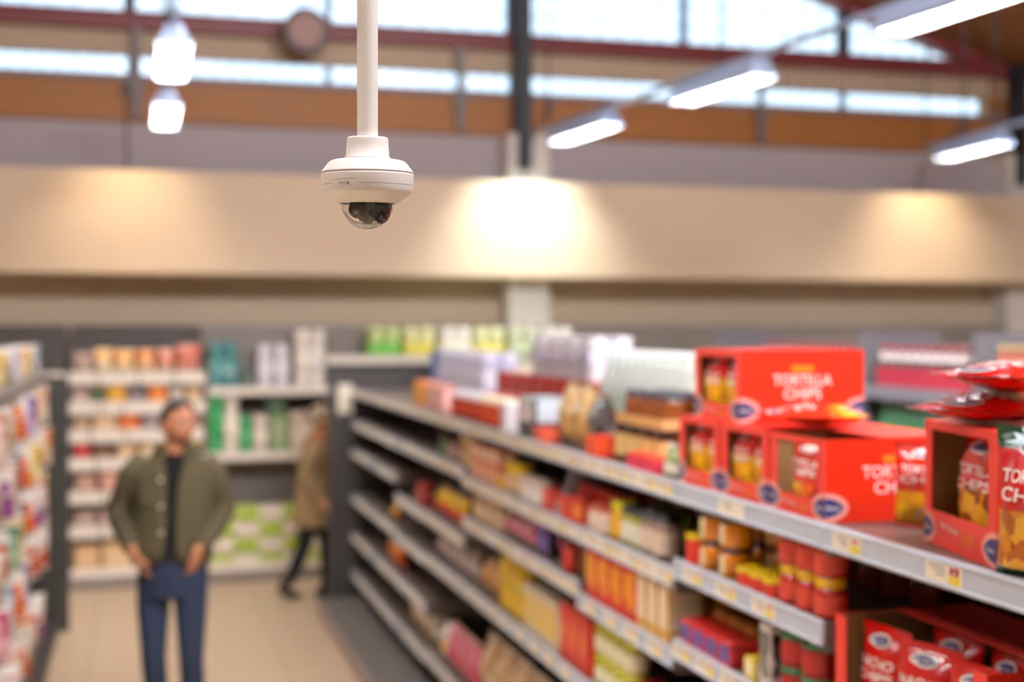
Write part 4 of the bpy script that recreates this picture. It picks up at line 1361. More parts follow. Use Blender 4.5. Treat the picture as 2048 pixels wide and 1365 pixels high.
# ------------------------------------------------------------------ fifth and bottom shelves, and the few packs in the empty bays
run('s5_yo', bag(0.19, 0.20, 0.09, '#e8930e', '#d8501c', '#f0c020', 18), [8.75, 8.53], 1.62, 0.60, 'orange and yellow bag on the fifth shelf of the empty bays', 'bag')
run('s5_yb', bag(0.14, 0.12, 0.08, '#c8923a', '#b8742a', '#d8b060', 19), [8.65], 1.61, 0.89, 'small amber bag on the fourth shelf of the empty bays', 'bag')
run('s6_wy', bag(0.22, 0.22, 0.13, '#e6dccc', PRINT('white_gold_print', ['#f0ece4', '#e0b82c', '#d8a040', '#f4f0ea'], 14), '#e8e4e0', 20), [8.10, 7.86, 7.62], 1.66, 0.32, 'glossy white and yellow bag on the bottom shelf', 'bag')
run('s6_gr', bag(0.20, 0.20, 0.11, '#6f7a3c', '#8a8e4c', '#a8a860', 21), [7.98, 7.74], 1.80, 0.32, 'olive green bag behind the glossy white bags', 'bag')
run('s6_wz', bag(0.20, 0.20, 0.11, '#e4d8cc', PRINT('white_gold_print', ['#f0ece4']), '#e8e4e0', 27), [7.18], 1.63, 0.34, 'single glossy white bag next to pink bags on the bottom shelf', 'bag')
run('s6_pk', bag(0.20, 0.24, 0.11, '#d8748a', '#c84a64', '#e0a8b0', 22), [6.96, 6.75, 6.54], 1.62, 0.34, 'pink bag on the bottom shelf beside beige nets', 'bag')
run('s6_nt', bag(0.24, 0.33, 0.15, '#c8a47c', PRINT('net_print', ['#d8bc98', '#b08a5c', '#c8a878', '#9a7444'], 40, stretch=(1, 1, 0.4)), '#d8c0a8', 23, name='net_bag'), [6.28, 6.02, 5.76, 5.50, 5.24], 1.65, 0.34, 'beige net bag on the bottom shelf', 'bag')
for i, (bi, c1, c2, nm) in enumerate(((2, '#8a3a20', '#c8a050', 'rust'), (3, '#a02c20', '#d8903a', 'red'))):
    a = EDGES[bi]
    run('s6_x%d' % i, carton(0.15, 0.12, 0.22, c1, c2), [a + 0.12 + 0.17 * q for q in range(5)], 1.62, 0.40, '%s carton on the bottom shelf of the near bays' % nm, 'carton')

# ------------------------------------------------------------------ goods on the far side of the run
run('o_red', carton(0.25, 0.2, 0.205, '#c2282a', PRINT('crimson_print', ['#d03a34', '#b8202c', '#c83040', '#a81c28'], 10), '#e8c8c0'), span(6.05, 7, 0.265), 2.16, ZTOP, 'crimson carton on the rear side of the run', 'carton', rz=R(0))
run('o_whp', rollpack(2, 2, 0.058, 0.105, '#e9e8f2', '#d8d8f0'), [6.95, 6.68, 6.42, 6.16], 2.16, ZTOP + 0.207, 'white film pack stacked on the crimson cartons', 'pack')
run('o_blue', carton(0.24, 0.2, 0.30, '#2f56b4', '#5f86d8', '#8fb0e8'), [9.62], 2.16, ZTOP, 'blue carton on the rear side near the end cap', 'carton')
run('o_lil', rollpack(2, 3, 0.06, 0.10, '#dcdcf4', PRINT('lilac_pack', ['#e8e8fa', '#b8c4ec', '#e4d0e4', '#f0f0fa'], 12)), [9.32, 9.04, 8.76, 8.48, 8.20], 2.16, ZTOP, 'white and lilac film pack beside the blue carton', 'pack')
m_waterglass = None


def water_mat():
    m = bpy.data.materials.new('pale_green_bottle')
    m.use_nodes = True
    b = m.node_tree.nodes['Principled BSDF']
    b.inputs['Base Color'].default_value = (0.84, 0.94, 0.89, 1)
    b.inputs['Roughness'].default_value = 0.12
    b.inputs['Transmission Weight'].default_value = 0.25
    b.inputs['IOR'].default_value = 1.2
    return m


m_waterglass = water_mat()
for x, nm in ((2.06, 'front row'), (2.17, 'back row')):
    run('o_wat', bottle(0.048, 0.36, '#d0e8de', '#eef2f2', '#c4ded2', m_waterglass, 0.34), span(4.80, 11, 0.1), x, ZTOP, 'pale green water bottle on the rear side, %s' % nm, 'bottle', 'water bottles on the rear side of the run')

# ------------------------------------------------------------------ drinks gondola in the next aisle
dg_ = empty('drinks_shelving', (0, 0, 0))
tag(dg_, 'grey drinks shelving in the next aisle behind the red display boxes', 'shelving')
obj('base', MB().box(4.22, 5.0, 5.0, 9.6, 0, 0.14), m_dark, dg_)
obj('back_panel', MB().box(4.78, 4.82, 5.0, 9.6, 0.14, 2.05), PM('drinks_back_panel', '#8a8486', 0.5), dg_)
for z in (1.79, 1.47, 1.10, 0.75, 0.40):
    sh = obj('shelf', MB().box(4.26, 4.78, 5.0, 9.6, z - 0.03, z), m_shelf, dg_)
    obj('price_rail', MB().box(4.235, 4.26, 5.0, 9.6, z - 0.065, z + 0.012), PM('lilac_rail', '#a3a6b8', 0.3), sh)
for y in (5.0, 6.22, 7.4, 9.57):
    obj('upright', MB().box(4.25, 4.80, y, y + 0.03, 0.14, 2.12), PM('grey_upright', '#77747a', 0.5), dg_)
cola_ = bottle(0.043, 0.25, '#200b0d', '#b8242e', None, neck=0.4)


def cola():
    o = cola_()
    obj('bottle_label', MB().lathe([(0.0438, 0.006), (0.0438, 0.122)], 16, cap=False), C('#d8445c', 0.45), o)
    obj('neck_glint', MB().lathe([(0.0315, 0.163), (0.019, 0.200), (0.0165, 0.214)], 16, cap=False), C('#e8dada', 0.2, 0.5), o)  # white glint of the bottle shoulders, painted on as a band
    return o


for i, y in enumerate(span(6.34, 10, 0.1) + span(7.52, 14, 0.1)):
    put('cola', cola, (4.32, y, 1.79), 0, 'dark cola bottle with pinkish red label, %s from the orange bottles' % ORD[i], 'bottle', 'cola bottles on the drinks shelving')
wrap = C('#d04058', 0.4)
oranges = bottle(0.036, 0.265, '#cf5a12', '#e2c478', '#e89a1c', neck=0.42)
run('orng', oranges, span(5.22, 11, 0.085), 4.31, 1.79, 'orange bottle with gold cap at the near end of drinks shelving', 'bottle', 'orange bottles at the near end of the drinks shelving')
greens = bottle(0.036, 0.25, '#3f9a62', '#c9d2dc', '#4fae74', neck=0.42)
for i, y in enumerate(span(6.32, 11, 0.088) + span(7.5, 9, 0.088)):
    put('grn', greens, (4.31, y, 1.47), 0, 'green bottle with silver cap below the cola, %s from the grey divider' % ORD[i], 'bottle', 'green bottles with silver caps')
for i, y in enumerate(span(5.2, 11, 0.088)):
    put('grn', greens, (4.31, y, 1.47), 0, 'green bottle with silver cap below orange bottles, %s from rack end' % ORD[i], 'bottle', 'green bottles below the orange ones')

# ------------------------------------------------------------------ shelving along the back wall
YF, YBK = 11.55, 12.05
m_unit = PM('wall_unit_grey', '#8b827b', 0.5, var=0.04)
m_unitd = PM('wall_unit_dark', '#4f4743', 0.55, var=0.05)
m_wrail = PM('white_wall_rail', '#e6dccf', 0.45, var=0.02)
BAYX = [-2.80, -1.69, -0.58, 0.525, 1.63, 2.74, 3.85, 4.96, 6.07, 7.18, 8.29, 9.40]
L_LEV = [1.765, 1.52, 1.29, 1.06, 0.785, 0.505]
R_LEV = [1.64, 1.09]
for i in range(len(BAYX) - 1):
    a, b = BAYX[i], BAYX[i + 1]
    r = empty('shelving_unit', (a, YF, 0))
    kind = 'food' if i <= 2 else 'paper'
    lbs = {0: 'wall shelving bay hidden behind the left rack, far corner', 1: 'wall shelving bay behind the left rack', 2: 'wall shelving bay of packaged food behind the man', 3: 'wall shelving bay of paper goods between man and end panel',
           4: 'wall shelving bay right behind the dark end cap', 5: 'wall shelving bay with kitchen rolls on its top'}
    tag(r, lbs.get(i, 'grey wall shelving bay along the back wall, %s from the kitchen rolls' % ORD[max(0, i - 6)]), 'shelving')
    L = b - a
    obj('base', MB().box(0, L, 0.0, 0.5, 0, 0.10), m_unit, r)
    obj('back_panel', MB().box(0.01, L - 0.01, 0.46, 0.49, 0.10, 2.17), m_unitd if i < 3 else m_unit, r)
    for xx in (0.0, L - 0.025):
        obj('upright', MB().box(xx, xx + 0.025, 0.1, 0.5, 0.10, 1.765), m_unit, r)
    for li, z in enumerate(L_LEV if kind == 'food' else (R_LEV if i == 3 else [1.80, 1.3, 0.8])):
        sh = obj('shelf', MB().box(0.025, L - 0.025, 0.012, 0.46, z - 0.03, z), m_unit, r)
        if kind == 'food':
            x = 0.02
            for q, wd in enumerate(((0.22, 0.30, 0.28, 0.24), (0.24, 0.16, 0.34, 0.3), (0.16, 0.26, 0.36, 0.24), (0.2, 0.28, 0.3, 0.26), (0.26, 0.24, 0.3, 0.24), (0.24, 0.3, 0.26, 0.24))[li]):
                obj('price_rail', MB().box(x, x + wd, -0.004, 0.012, z - 0.085, z + 0.02), m_wrail, sh)
                x += wd + 0.015
        else:
            obj('price_rail', MB().box(0.02, L - 0.02, 0.0, 0.012, z - 0.06, z + 0.01), m_wrail, sh)
    obj('base_rail', MB().box(0.01, L - 0.01, -0.012, 0.0, 0.02, 0.10), m_unit, r)
    obj('price_rail', MB().box(0.03, L - 0.03, -0.006, 0.002, 0.10, 0.175), m_wrail, r)
# goods of the food bay, shelf by shelf (from the paper goods bay towards the left rack)
FOOD = {
    0: [('#c8644c', '#d8907c', 0.20, 0.24, 'rose'), ('#c8664e', '#e0a890', 0.14, 0.20, 'pink'), ('#d88a50', '#f0c08a', 0.16, 0.20, 'orange'), ('#e8a868', '#f4d8a8', 0.16, 0.20, 'peach'), ('#ecb878', '#f6e0b8', 0.14, 0.21, 'pale gold'), ('#b09088', '#c8b0a4', 0.16, 0.18, 'mauve')],
    1: [('#b08850', '#d8b890', 0.12, 0.14, 'tan'), ('#8a7a6a', '#d0c0b0', 0.12, 0.13, 'grey'), ('#d8641c', '#e88a3c', 0.15, 0.15, 'bright orange'), ('#5a4c4c', '#8a7c7c', 0.15, 0.13, 'charcoal'), ('#d8961c', '#e8ae3c', 0.14, 0.15, 'amber'), ('#a87a1c', '#2c5a4a', 0.12, 0.14, 'dark gold'), ('#b0968c', '#c8b0a8', 0.12, 0.12, 'taupe')],
    2: [('#a06a4a', '#c89a7a', 0.14, 0.12, 'brown'), ('#b87a5a', '#d8a488', 0.14, 0.13, 'clay'), ('#5a5050', '#a89a98', 0.14, 0.14, 'dark grey'), ('#d05a20', '#e87a38', 0.16, 0.15, 'orange red'), ('#c8a078', '#e0c09a', 0.18, 0.14, 'sand'), ('#b08a68', '#c8a484', 0.13, 0.12, 'beige')],
    3: [('#c8b020', '#a0981c', 0.14, 0.15, 'olive yellow'), ('#e2c814', '#f0d83c', 0.15, 0.15, 'yellow'), ('#c09460', '#e0c8a0', 0.15, 0.13, 'straw'), ('#c49a70', '#dcb890', 0.15, 0.13, 'fawn'), ('#4a3a30', '#8a5c40', 0.16, 0.12, 'dark brown'), ('#b8302a', '#d04a40', 0.12, 0.17, 'tall red')],
    4: [('#8a6a5a', '#b89080', 0.15, 0.17, 'umber'), ('#c87050', '#dc8c6c', 0.22, 0.18, 'coral'), ('#3a2e2a', '#5a4a40', 0.12, 0.15, 'blackish'), ('#cc8c74', '#e0aa94', 0.20, 0.18, 'salmon'), ('#a87c68', '#c49c88', 0.16, 0.16, 'rosy brown')],
    5: [('#c8a040', '#dcb860', 0.18, 0.16, 'honey'), ('#4a342a', '#6a4c3c', 0.14, 0.14, 'chocolate'), ('#d8941c', '#e8b03c', 0.18, 0.18, 'saffron'), ('#b08c80', '#c8a89c', 0.22, 0.14, 'dusty pink'), ('#a08478', '#bca094', 0.16, 0.13, 'drab')],
    6: [('#d0ac80', '#e0c49c', 0.18, 0.26, 'pale tan'), ('#8ea82c', '#aac048', 0.14, 0.24, 'lime green'), ('#7c5638', '#a07850', 0.16, 0.25, 'russet'), ('#d8b078', '#e4c498', 0.24, 0.27, 'wheat'), ('#c8a070', '#dcb88c', 0.2, 0.26, 'buff')],
}
SHN = ['top', 'second', 'third', 'fourth', 'fifth', 'sixth', 'bottom']
for li, items in FOOD.items():
    z = L_LEV[li] if li < 6 else 0.10
    x = 0.49
    tot = sum(i[2] for i in items)
    gap = max(0.004, (1.04 - tot) / len(items))
    for c1, c2, wd, hh, nm in items:
        shape = (bag(wd, hh, 0.12, c1, c2, c2, sum(map(ord, nm)) % 50, name='food_bag') if li == 0 else carton(wd, 0.2, hh, c1, c2, name='food_carton'))
        put('f%d%s' % (li, nm), shape, (x - wd / 2, YF + (0.12 if li == 0 else 0.13), z), 0, '%s %s on the %s shelf of wall bay behind the man' % (nm, 'food bag' if li == 0 else 'food carton', SHN[li]), 'bag' if li == 0 else 'carton')
        x -= wd + gap
    # the same goods go on in the hidden neighbour bay, a pack or two at its edge
# paper goods bay
xb = 0.525
zb = R_LEV[0]
def pp(key, b, x, z, lb, cat='pack', y=0.16, sc_=1.0, rz=0):
    put(key, b, (xb + x, YF + y, z), rz, lb, cat, scale=sc_)


pp('p_teal', rollpack(2, 3, 0.06, 0.125, '#4f8c8c', PRINT('teal_print', ['#3f8084', '#c8d4cc', '#5a9a98', '#e0dcd0'], 8)), 0.155, zb, 'teal paper roll pack on top of the paper goods bay')
pp('p_dark', carton(0.14, 0.16, 0.13, '#4a5a52', '#5a6a60'), 0.358, zb, 'low dark green carton beside the teal roll pack', 'carton')
pp('p_w1', rollpack(1, 3, 0.062, 0.12, '#e2dce4', PRINT('white_lilac_roll', ['#f0ece8', '#d0cce0', '#e8e4ea', '#b8b8d8'], 9)), 0.50, zb, 'white kitchen roll pack on top shelf, nearest the dark carton')
pp('p_w1', rollpack(1, 3, 0.062, 0.12, '#e2dce4', '#d0cce0'), 0.64, zb, 'white kitchen roll pack on top shelf, next to the tall pack')
pp('p_w2', rollpack(2, 4, 0.064, 0.122, '#ece4d8', PRINT('cream_roll', ['#f4ece0', '#d8dce0', '#ece0d0', '#c0ccd4'], 7)), 0.88, zb, 'tall cream paper roll pack beside the dark end panel')
zb = R_LEV[1]
pp('q_gr', rollpack(1, 4, 0.06, 0.12, '#3fae62', '#2f9a52'), 0.088, zb, 'tall bright green roll pack just behind the man')
pp('q_w1', rollpack(1, 4, 0.062, 0.118, '#e4d8c8', '#ecdfd0'), 0.215, zb, 'tall white roll pack beside the green pack')
pp('q_g2', rollpack(1, 3, 0.045, 0.10, '#44b068', '#58bc78'), 0.335, zb, 'narrow green roll pack on the paper goods shelf')
pp('q_w2', rollpack(1, 3, 0.062, 0.105, '#e2d6c6', '#ece0d2'), 0.46, zb, 'white roll pack between two green packs')
pp('q_g3', carton(0.15, 0.2, 0.32, '#7c9a66', '#a0b088', name='paper_pack'), 0.615, zb, 'sage green paper pack on the paper goods shelf')
pp('q_w3', rollpack(2, 3, 0.06, 0.11, '#e0d0c0', '#e8dccc'), 0.83, zb, 'wide cream roll pack on paper goods shelf behind woman')
pp('q_d3', carton(0.15, 0.12, 0.18, '#4a7a4c', '#5a6a54'), 0.60, zb + 0.322, 'dark green carton set on the sage pack', 'carton', 0.2)
# bottom stack of white and green packs
for r_ in range(4):
    for c_ in range(5):
        gr = (r_ + c_) % 2 == 0
        pp('g_g' if gr else 'g_w', rollpack(2, 1, 0.052, 0.13, '#c2cf6a' if gr else '#e8ddcd', '#9ec02c' if gr else '#efe5d8'), 0.132 + 0.2085 * c_, 0.10 + 0.1315 * r_,
           '%s low paper pack, %s layer from floor, column %s from the man' % ('lime green' if gr else 'cream', ORD[r_], ORD[c_]), 'pack')
# kitchen rolls on the tops behind the run
for i, (x, c1, c2, lb) in enumerate(((2.05, '#c8d890', '#6fc048', 'green banded kitchen roll pack over the end cap'), (2.36, '#e2e0a8', '#d8cc4c', 'yellow kitchen roll pack over the end cap'), (2.69, '#ece8dc', '#e8e4c8', 'cream kitchen roll pack over the end cap'),
                                    (3.00, '#dfe0b0', '#d4cc60', 'pale yellow kitchen roll pack by the white column'), (3.32, '#c9d0b0', '#b8c4a0', 'sage kitchen roll pack by the white column'), (3.64, '#e8e4da', '#dcdccc', 'white kitchen roll pack by the white column'))):
    put('kr%d' % i, rollpack(2, 3, 0.07, 0.115, c1, c2), (x, YF + 0.2, 1.80), 0, lb, 'pack')

# ------------------------------------------------------------------ left rack of bagged sweets
lr = empty('sweets_rack', (0, 0, 0))
tag(lr, 'dark rack of hanging sweets bags along the left edge of the aisle', 'rack')
XL = -0.72
obj('back_panel', MB().box(-0.99, -0.95, 4.2, 10.0, 0.1, 1.80), mesh_back, lr)
obj('base', MB().box(-0.99, -0.56, 4.2, 10.0, 0, 0.10), m_dark, lr)
obj('end_panel', MB().box(-1.05, -0.49, 10.0, 10.06, 0, 1.80), PM('rack_end_panel', '#3d3b36', 0.5), lr)
obj('top_shelf', MB().box(-0.99, -0.62, 4.2, 10.0, 1.80, 1.82), m_shelf, lr)
lvl = [1.50, 1.19, 0.88, 0.57]
for z in lvl:
    rl = obj('hook_bar', MB().box(-0.95, -0.93, 4.22, 9.98, z + 0.27, z + 0.30), m_shelf, lr)
    for q in range(18):
        y = 4.45 + 0.32 * q
        obj('hook', MB().tube([(-0.93, y, z + 0.282), (-0.66, y, z + 0.285), (-0.645, y, z + 0.298)], 0.004, 5), m_rail, rl)
pal = [('#d6cdc4', '#d8642a', 'white and orange'), ('#6a4a86', '#b8a0c0', 'purple and lilac'), ('#c46a30', '#dcc09a', 'orange and cream'), ('#cfc6c0', '#8a4a86', 'white and violet'), ('#c8a438', '#e0cc90', 'golden yellow'), ('#2c2648', '#544a72', 'dark violet'),
       ('#c4b6a6', '#a89078', 'beige'), ('#b0506a', '#d8a0a4', 'raspberry pink'), ('#8896a8', '#c4c8cc', 'pale blue'), ('#d0c8c0', '#b8563c', 'white and rust'), ('#4a7458', '#a0b498', 'green'), ('#c0907c', '#dcc4b4', 'salmon')]
seq = {0: [0, 5, 6, 3, 6, 4, 9, 11, 6, 8, 2, 0, 1, 6, 9, 4, 11, 8], 1: [2, 1, 6, 8, 6, 4, 11, 0, 6, 3, 2, 8, 5, 0, 4, 6, 6, 9], 2: [7, 4, 6, 0, 8, 2, 6, 1, 6, 11, 9, 10, 4, 6, 5, 0, 3, 2], 3: [9, 8, 6, 4, 0, 11, 2, 5, 6, 3, 7, 4, 8, 0, 1, 6, 11, 9]}
rowname = ['top row', 'second row', 'third row', 'fourth row']
for li, z in enumerate(lvl):
    for q in range(18):
        y = 4.45 + 0.32 * q
        ci = seq[li][17 - q] if q < 12 else seq[li][(q * 5 + li) % 18]
        ci = seq[li][(q + li) % 18]
        c1, c2, nm = pal[ci]
        put('sw%d' % ci, bag(0.19, 0.265, 0.07, c1, c2, '#e8e0da', ci + 30, name='sweets_bag', patch=c2), (-0.70 + 0.03 * ((q * 7 + li * 3) % 5) / 4, y, z), R(22 + 17 * ((q * 3 + li) % 4)), '%s sweets bag, rack %s, %s from the end panel' % (nm, rowname[li], ORD[17 - q] if 17 - q < 16 else 'next to last'), 'bag', 'sweets bags on the left rack')
# bottom bin of small bags and packs standing on the rack's top
for q in range(14):
    ci = (9, 11, 0, 6, 2, 3, 9)[q % 7]
    c1, c2, nm = pal[ci]
    put('sw%d' % ci, None, (-0.70, 5.3 + 0.33 * q, 0.10), R(30 + 10 * (q % 3)), '%s sweets bag on the rack base, %s from the end panel' % (nm, ORD[13 - q]), 'bag', 'sweets bags on the left rack', scale=(1.0, 1.3, 0.95))
    if q < 10:
        nm2, k2 = (('cream', 6), ('blue', 8), ('peach', 11), ('yellow', 4))[q % 4]
        put('sw%d' % k2, None, (-0.74, 6.1 + 0.4 * q, 1.82), R(35), '%s bag standing on the rack top, %s from the end panel' % (nm2, ORD[9 - q]), 'bag', 'bags on the rack top', scale=(1.0, 1.2, 0.8))

# ------------------------------------------------------------------ people
def remeshed(name, mb, mats, voxel=0.011, smooth_it=4):
    """merge overlapping closed shells into one continuous skin"""
    me = mb.mesh(name + '_raw', mats)
    o = bpy.data.objects.new(name, me)
    col.objects.link(o)
    m = o.modifiers.new('r', 'REMESH')
    m.mode = 'VOXEL'
    m.voxel_size = voxel
    m2 = o.modifiers.new('s', 'SMOOTH')
    m2.factor = 0.5
    m2.iterations = smooth_it
    dg = bpy.context.evaluated_depsgraph_get()
    me2 = bpy.data.meshes.new_from_object(o.evaluated_get(dg))
    me2.name = name
    me2.polygons.foreach_set('use_smooth', [True] * len(me2.polygons))
    me2.materials.clear()
    for mt in mats:
        me2.materials.append(mt)
    o.modifiers.clear()
    o.data = me2
    bpy.data.meshes.remove(me)
    return o


def head_shell(mb, M, s=1.0, grow=0.0, keep=None, female=False):
    """head facing -Y around its centre; grow offsets outwards; keep(p) filters faces (for hair)"""
    seg, rings = 40, 30
    vs = []
    for i in range(rings + 1):
        t = PI * i / rings
        for k in range(seg):
            a = 2 * PI * k / seg
            d = Vector((math.sin(t) * math.cos(a), math.sin(t) * math.sin(a), -math.cos(t)))
            x, y, z = d.x * 0.076, d.y * 0.096, d.z * 0.118
            low = max(0.0, -d.z)
            x *= 1 - 0.34 * low ** 1.6                      # jaw narrows
            if d.y < 0:
                y *= 1 - 0.10 * low
                y -= 0.010 * math.exp(-((d.z + 0.86) / 0.16) ** 2) * math.exp(-(d.x / 0.35) ** 2)      # chin
                y -= 0.026 * math.exp(-((d.z + 0.18) / 0.17) ** 2) * math.exp(-(d.x / 0.13) ** 2)      # nose
                y -= 0.007 * math.exp(-((d.z + 0.52) / 0.08) ** 2) * math.exp(-(d.x / 0.25) ** 2)      # lips
                y += 0.008 * math.exp(-((d.z - 0.06) / 0.09) ** 2) * (math.exp(-((d.x - 0.38) / 0.18) ** 2) + math.exp(-((d.x + 0.38) / 0.18) ** 2))  # eye sockets
                y -= 0.005 * math.exp(-((d.z - 0.22) / 0.08) ** 2) * math.exp(-(d.x / 0.6) ** 2)       # brow
            else:
                y *= 1 - 0.22 * low
            p = Vector((x, y, z)) + d * grow
            vs.append(p * s)
    fs = []
    for i in range(rings):
        for k in range(seg):
            k2 = (k + 1) % seg
            q = (i * seg + k, i * seg + k2, (i + 1) * seg + k2, (i + 1) * seg + k)
            if keep is None or keep(sum((vs[j] for j in q), Vector()) / 4 / s):
                fs.append(q)
    mb.add(vs, fs, 0, True, M)


def hand(mb, wrist, d, palm_n, thumb_side, s=1.0, curl=0.5):
    """palm and five fingers: d = pointing direction, palm_n = normal of the palm"""
    d = Vector(d).normalized()
    n = Vector(palm_n)
    n = (n - d * n.dot(d)).normalized()
    side = d.cross(n) * thumb_side
    w0 = Vector(wrist)
    mb.tube([w0 - d * 0.02, w0 + d * 0.03 * s, w0 + d * 0.07 * s, w0 + d * 0.092 * s], [0.028 * s, 0.036 * s, 0.040 * s, 0.034 * s], 10, flat=0.5) if False else None
    # palm: a flattened slab built of four rods
    for q in range(4):
        off = side * (0.028 - 0.019 * q) * s
        mb.tube([w0 - d * 0.015 + off * 0.6, w0 + d * 0.045 * s + off, w0 + d * 0.092 * s + off * 1.05], [0.017 * s, 0.0165 * s, 0.0125 * s], 8)
        ln = (0.072, 0.080, 0.075, 0.060)[q] * s
        p = w0 + d * 0.088 * s + off * 1.05
        pts = [p]
        dd = d.copy()
        for sg in (0.45, 0.32, 0.23):
            dd = (dd + n * curl * 0.55).normalized()
            p = p + dd * ln * sg
            pts.append(p)
        mb.tube(pts, [0.0108 * s, 0.0100 * s, 0.0092 * s, 0.0075 * s], 8)
    p = w0 + d * 0.022 * s + side * 0.030 * s
    t1 = (d * 0.55 + side * 0.85 + n * 0.25).normalized()
    t2 = (d * 0.85 + side * 0.35 + n * 0.35).normalized()
    mb.tube([p - side * 0.012, p + t1 * 0.032 * s, p + t1 * 0.032 * s + t2 * 0.032 * s, p + t1 * 0.032 * s + t2 * 0.056 * s], [0.015 * s, 0.0135 * s, 0.0115 * s, 0.009 * s], 8)


m_skin = PM('skin', '#c98a66', 0.5, var=0.04, scale=20)
m_skin2 = PM('skin_pale', '#d19a74', 0.5, var=0.04, scale=20)
m_hair = PM('dark_brown_hair', '#2c2320', 0.6, var=0.2, scale=60)
m_greyhair = PM('greying_fair_hair', '#a39078', 0.6, var=0.15, scale=60)
m_olive = PM('olive_cloth', '#585038', 0.85, var=0.08, scale=40, bump=0.15)
m_tee = PM('black_cotton', '#100f10', 0.9, var=0.1)
m_jean = PM('blue_denim', '#222f48', 0.8, var=0.16, scale=30, bump=0.1)
m_coat = PM('khaki_wool', '#8d7350', 0.9, var=0.07, scale=40, bump=0.15)
m_trou = PM('black_trousers', '#0f1213', 0.8, var=0.1)
m_shoe = PM('dark_leather', '#1c1715', 0.4, var=0.1)

man = empty('person', (0.17, 6.95, 0), R(-YAW))
tag(man, 'person in open olive jacket, black tee and jeans, hands in pockets, looking aside', 'person')
ELB = {-1: (-0.318, 0.10, 1.215), 1: (0.205, 0.14, 1.215)}
SHO = {-1: (-0.190, 0.02, 1.455), 1: (0.160, 0.03, 1.455)}
WRI = {-1: (-0.180, -0.128, 1.055), 1: (0.140, -0.120, 1.055)}
HIPX = {-1: -0.112, 1: 0.068}
KNE = {-1: (-0.106, -0.03, 0.50), 1: (0.080, -0.02, 0.50)}
ANK = {-1: (-0.088, 0.03, 0.09), 1: (0.085, 0.04, 0.09)}
HC = Vector((0.020, -0.025, 1.672))
HM = Matrix.Translation(HC) @ Matrix.Rotation(R(48), 4, 'Z') @ Matrix.Rotation(R(6), 4, 'X')
b = MB()
b.loft([(-0.022, 0.02, 0.83, 0.150, 0.105), (-0.022, 0.02, 0.95, 0.160, 0.112), (-0.020, 0.02, 1.08, 0.150, 0.102), (-0.016, 0.02, 1.25, 0.165, 0.108), (-0.014, 0.02, 1.38, 0.180, 0.105), (-0.012, 0.025, 1.445, 0.150, 0.080), (-0.005, 0.02, 1.50, 0.080, 0.062)], 28)
b.tube([(-0.010, 0.02, 1.47), (0.002, 0.008, 1.54), (0.014, -0.012, 1.62)], [0.072, 0.062, 0.058], 16)
head_shell(b, HM, 1.0)
for sx in (-1, 1):
    b.sphere((0.077 * sx, 0.012, -0.012), 0.03, 12, 8, sc_=(0.35, 0.65, 1.05), M=HM)
    b.tube([(SHO[sx][0] * 0.92, SHO[sx][1], SHO[sx][2] - 0.022), tuple((Vector(SHO[sx]) * 0.45 + Vector(ELB[sx]) * 0.55)), ELB[sx], tuple((Vector(ELB[sx]) * 0.6 + Vector(WRI[sx]) * 0.4)), WRI[sx]], [0.046, 0.046, 0.040, 0.038, 0.028], 14)
    hd = Vector((-sx * 0.045, 0.045, -0.13))
    hand(b, WRI[sx], hd, (-sx * 0.9, 0.5, 0), 1 if sx < 0 else 1, 1.0, 0.35)
    b.tube([(HIPX[sx], 0.02, 0.90), (HIPX[sx] * 1.0, 0.0, 0.72), KNE[sx], (KNE[sx][0] * 0.98, 0.02, 0.34), ANK[sx]], [0.080, 0.070, 0.050, 0.050, 0.036], 16)
    b.tube([(ANK[sx][0], 0.06, 0.05), (ANK[sx][0], -0.03, 0.032), (ANK[sx][0], -0.11, 0.026)], [0.03, 0.022, 0.014], 12)
body = remeshed('body', b, [m_skin], 0.006, 3)
body.parent = man
hr = MB()
head_shell(hr, HM, 1.0, 0.013, keep=lambda p: (p.z > 0.080 and p.y > -0.062) or (p.y > -0.012 and p.z > 0.012) or (p.y > 0.03 and p.z > -0.055))
hair = obj('hair', hr, [m_hair], man)
bd = MB()
head_shell(bd, HM, 1.0, 0.003, keep=lambda p: p.z < -0.055 and p.y < 0.03 and not (abs(p.x) < 0.02 and -0.07 < p.z < -0.055))
obj('beard', bd, [PM('short_stubble', '#7a5240', 0.7, var=0.1)], man)
for sx in (-1, 1):
    ey = obj('eye', MB().sphere((0.031 * sx, -0.078, 0.006), 0.0115, 12, 8, M=HM), PM('eye_white', '#e8e2dc', 0.3), man)
    obj('iris', MB().sphere((0.031 * sx, -0.0865, 0.006), 0.0055, 10, 6, M=HM), m_hair, ey)
    obj('eyebrow', MB().tube([HM @ Vector((0.015 * sx, -0.096, 0.024)), HM @ Vector((0.034 * sx, -0.090, 0.029)), HM @ Vector((0.050 * sx, -0.074, 0.024))], [0.004, 0.005, 0.003], 6), m_hair, man)
obj('mouth', MB().tube([HM @ Vector((-0.022, -0.086, -0.060)), HM @ Vector((0, -0.0985, -0.060)), HM @ Vector((0.022, -0.086, -0.060))], [0.003, 0.0055, 0.003], 8), PM('lips', '#a8604e', 0.5), man)
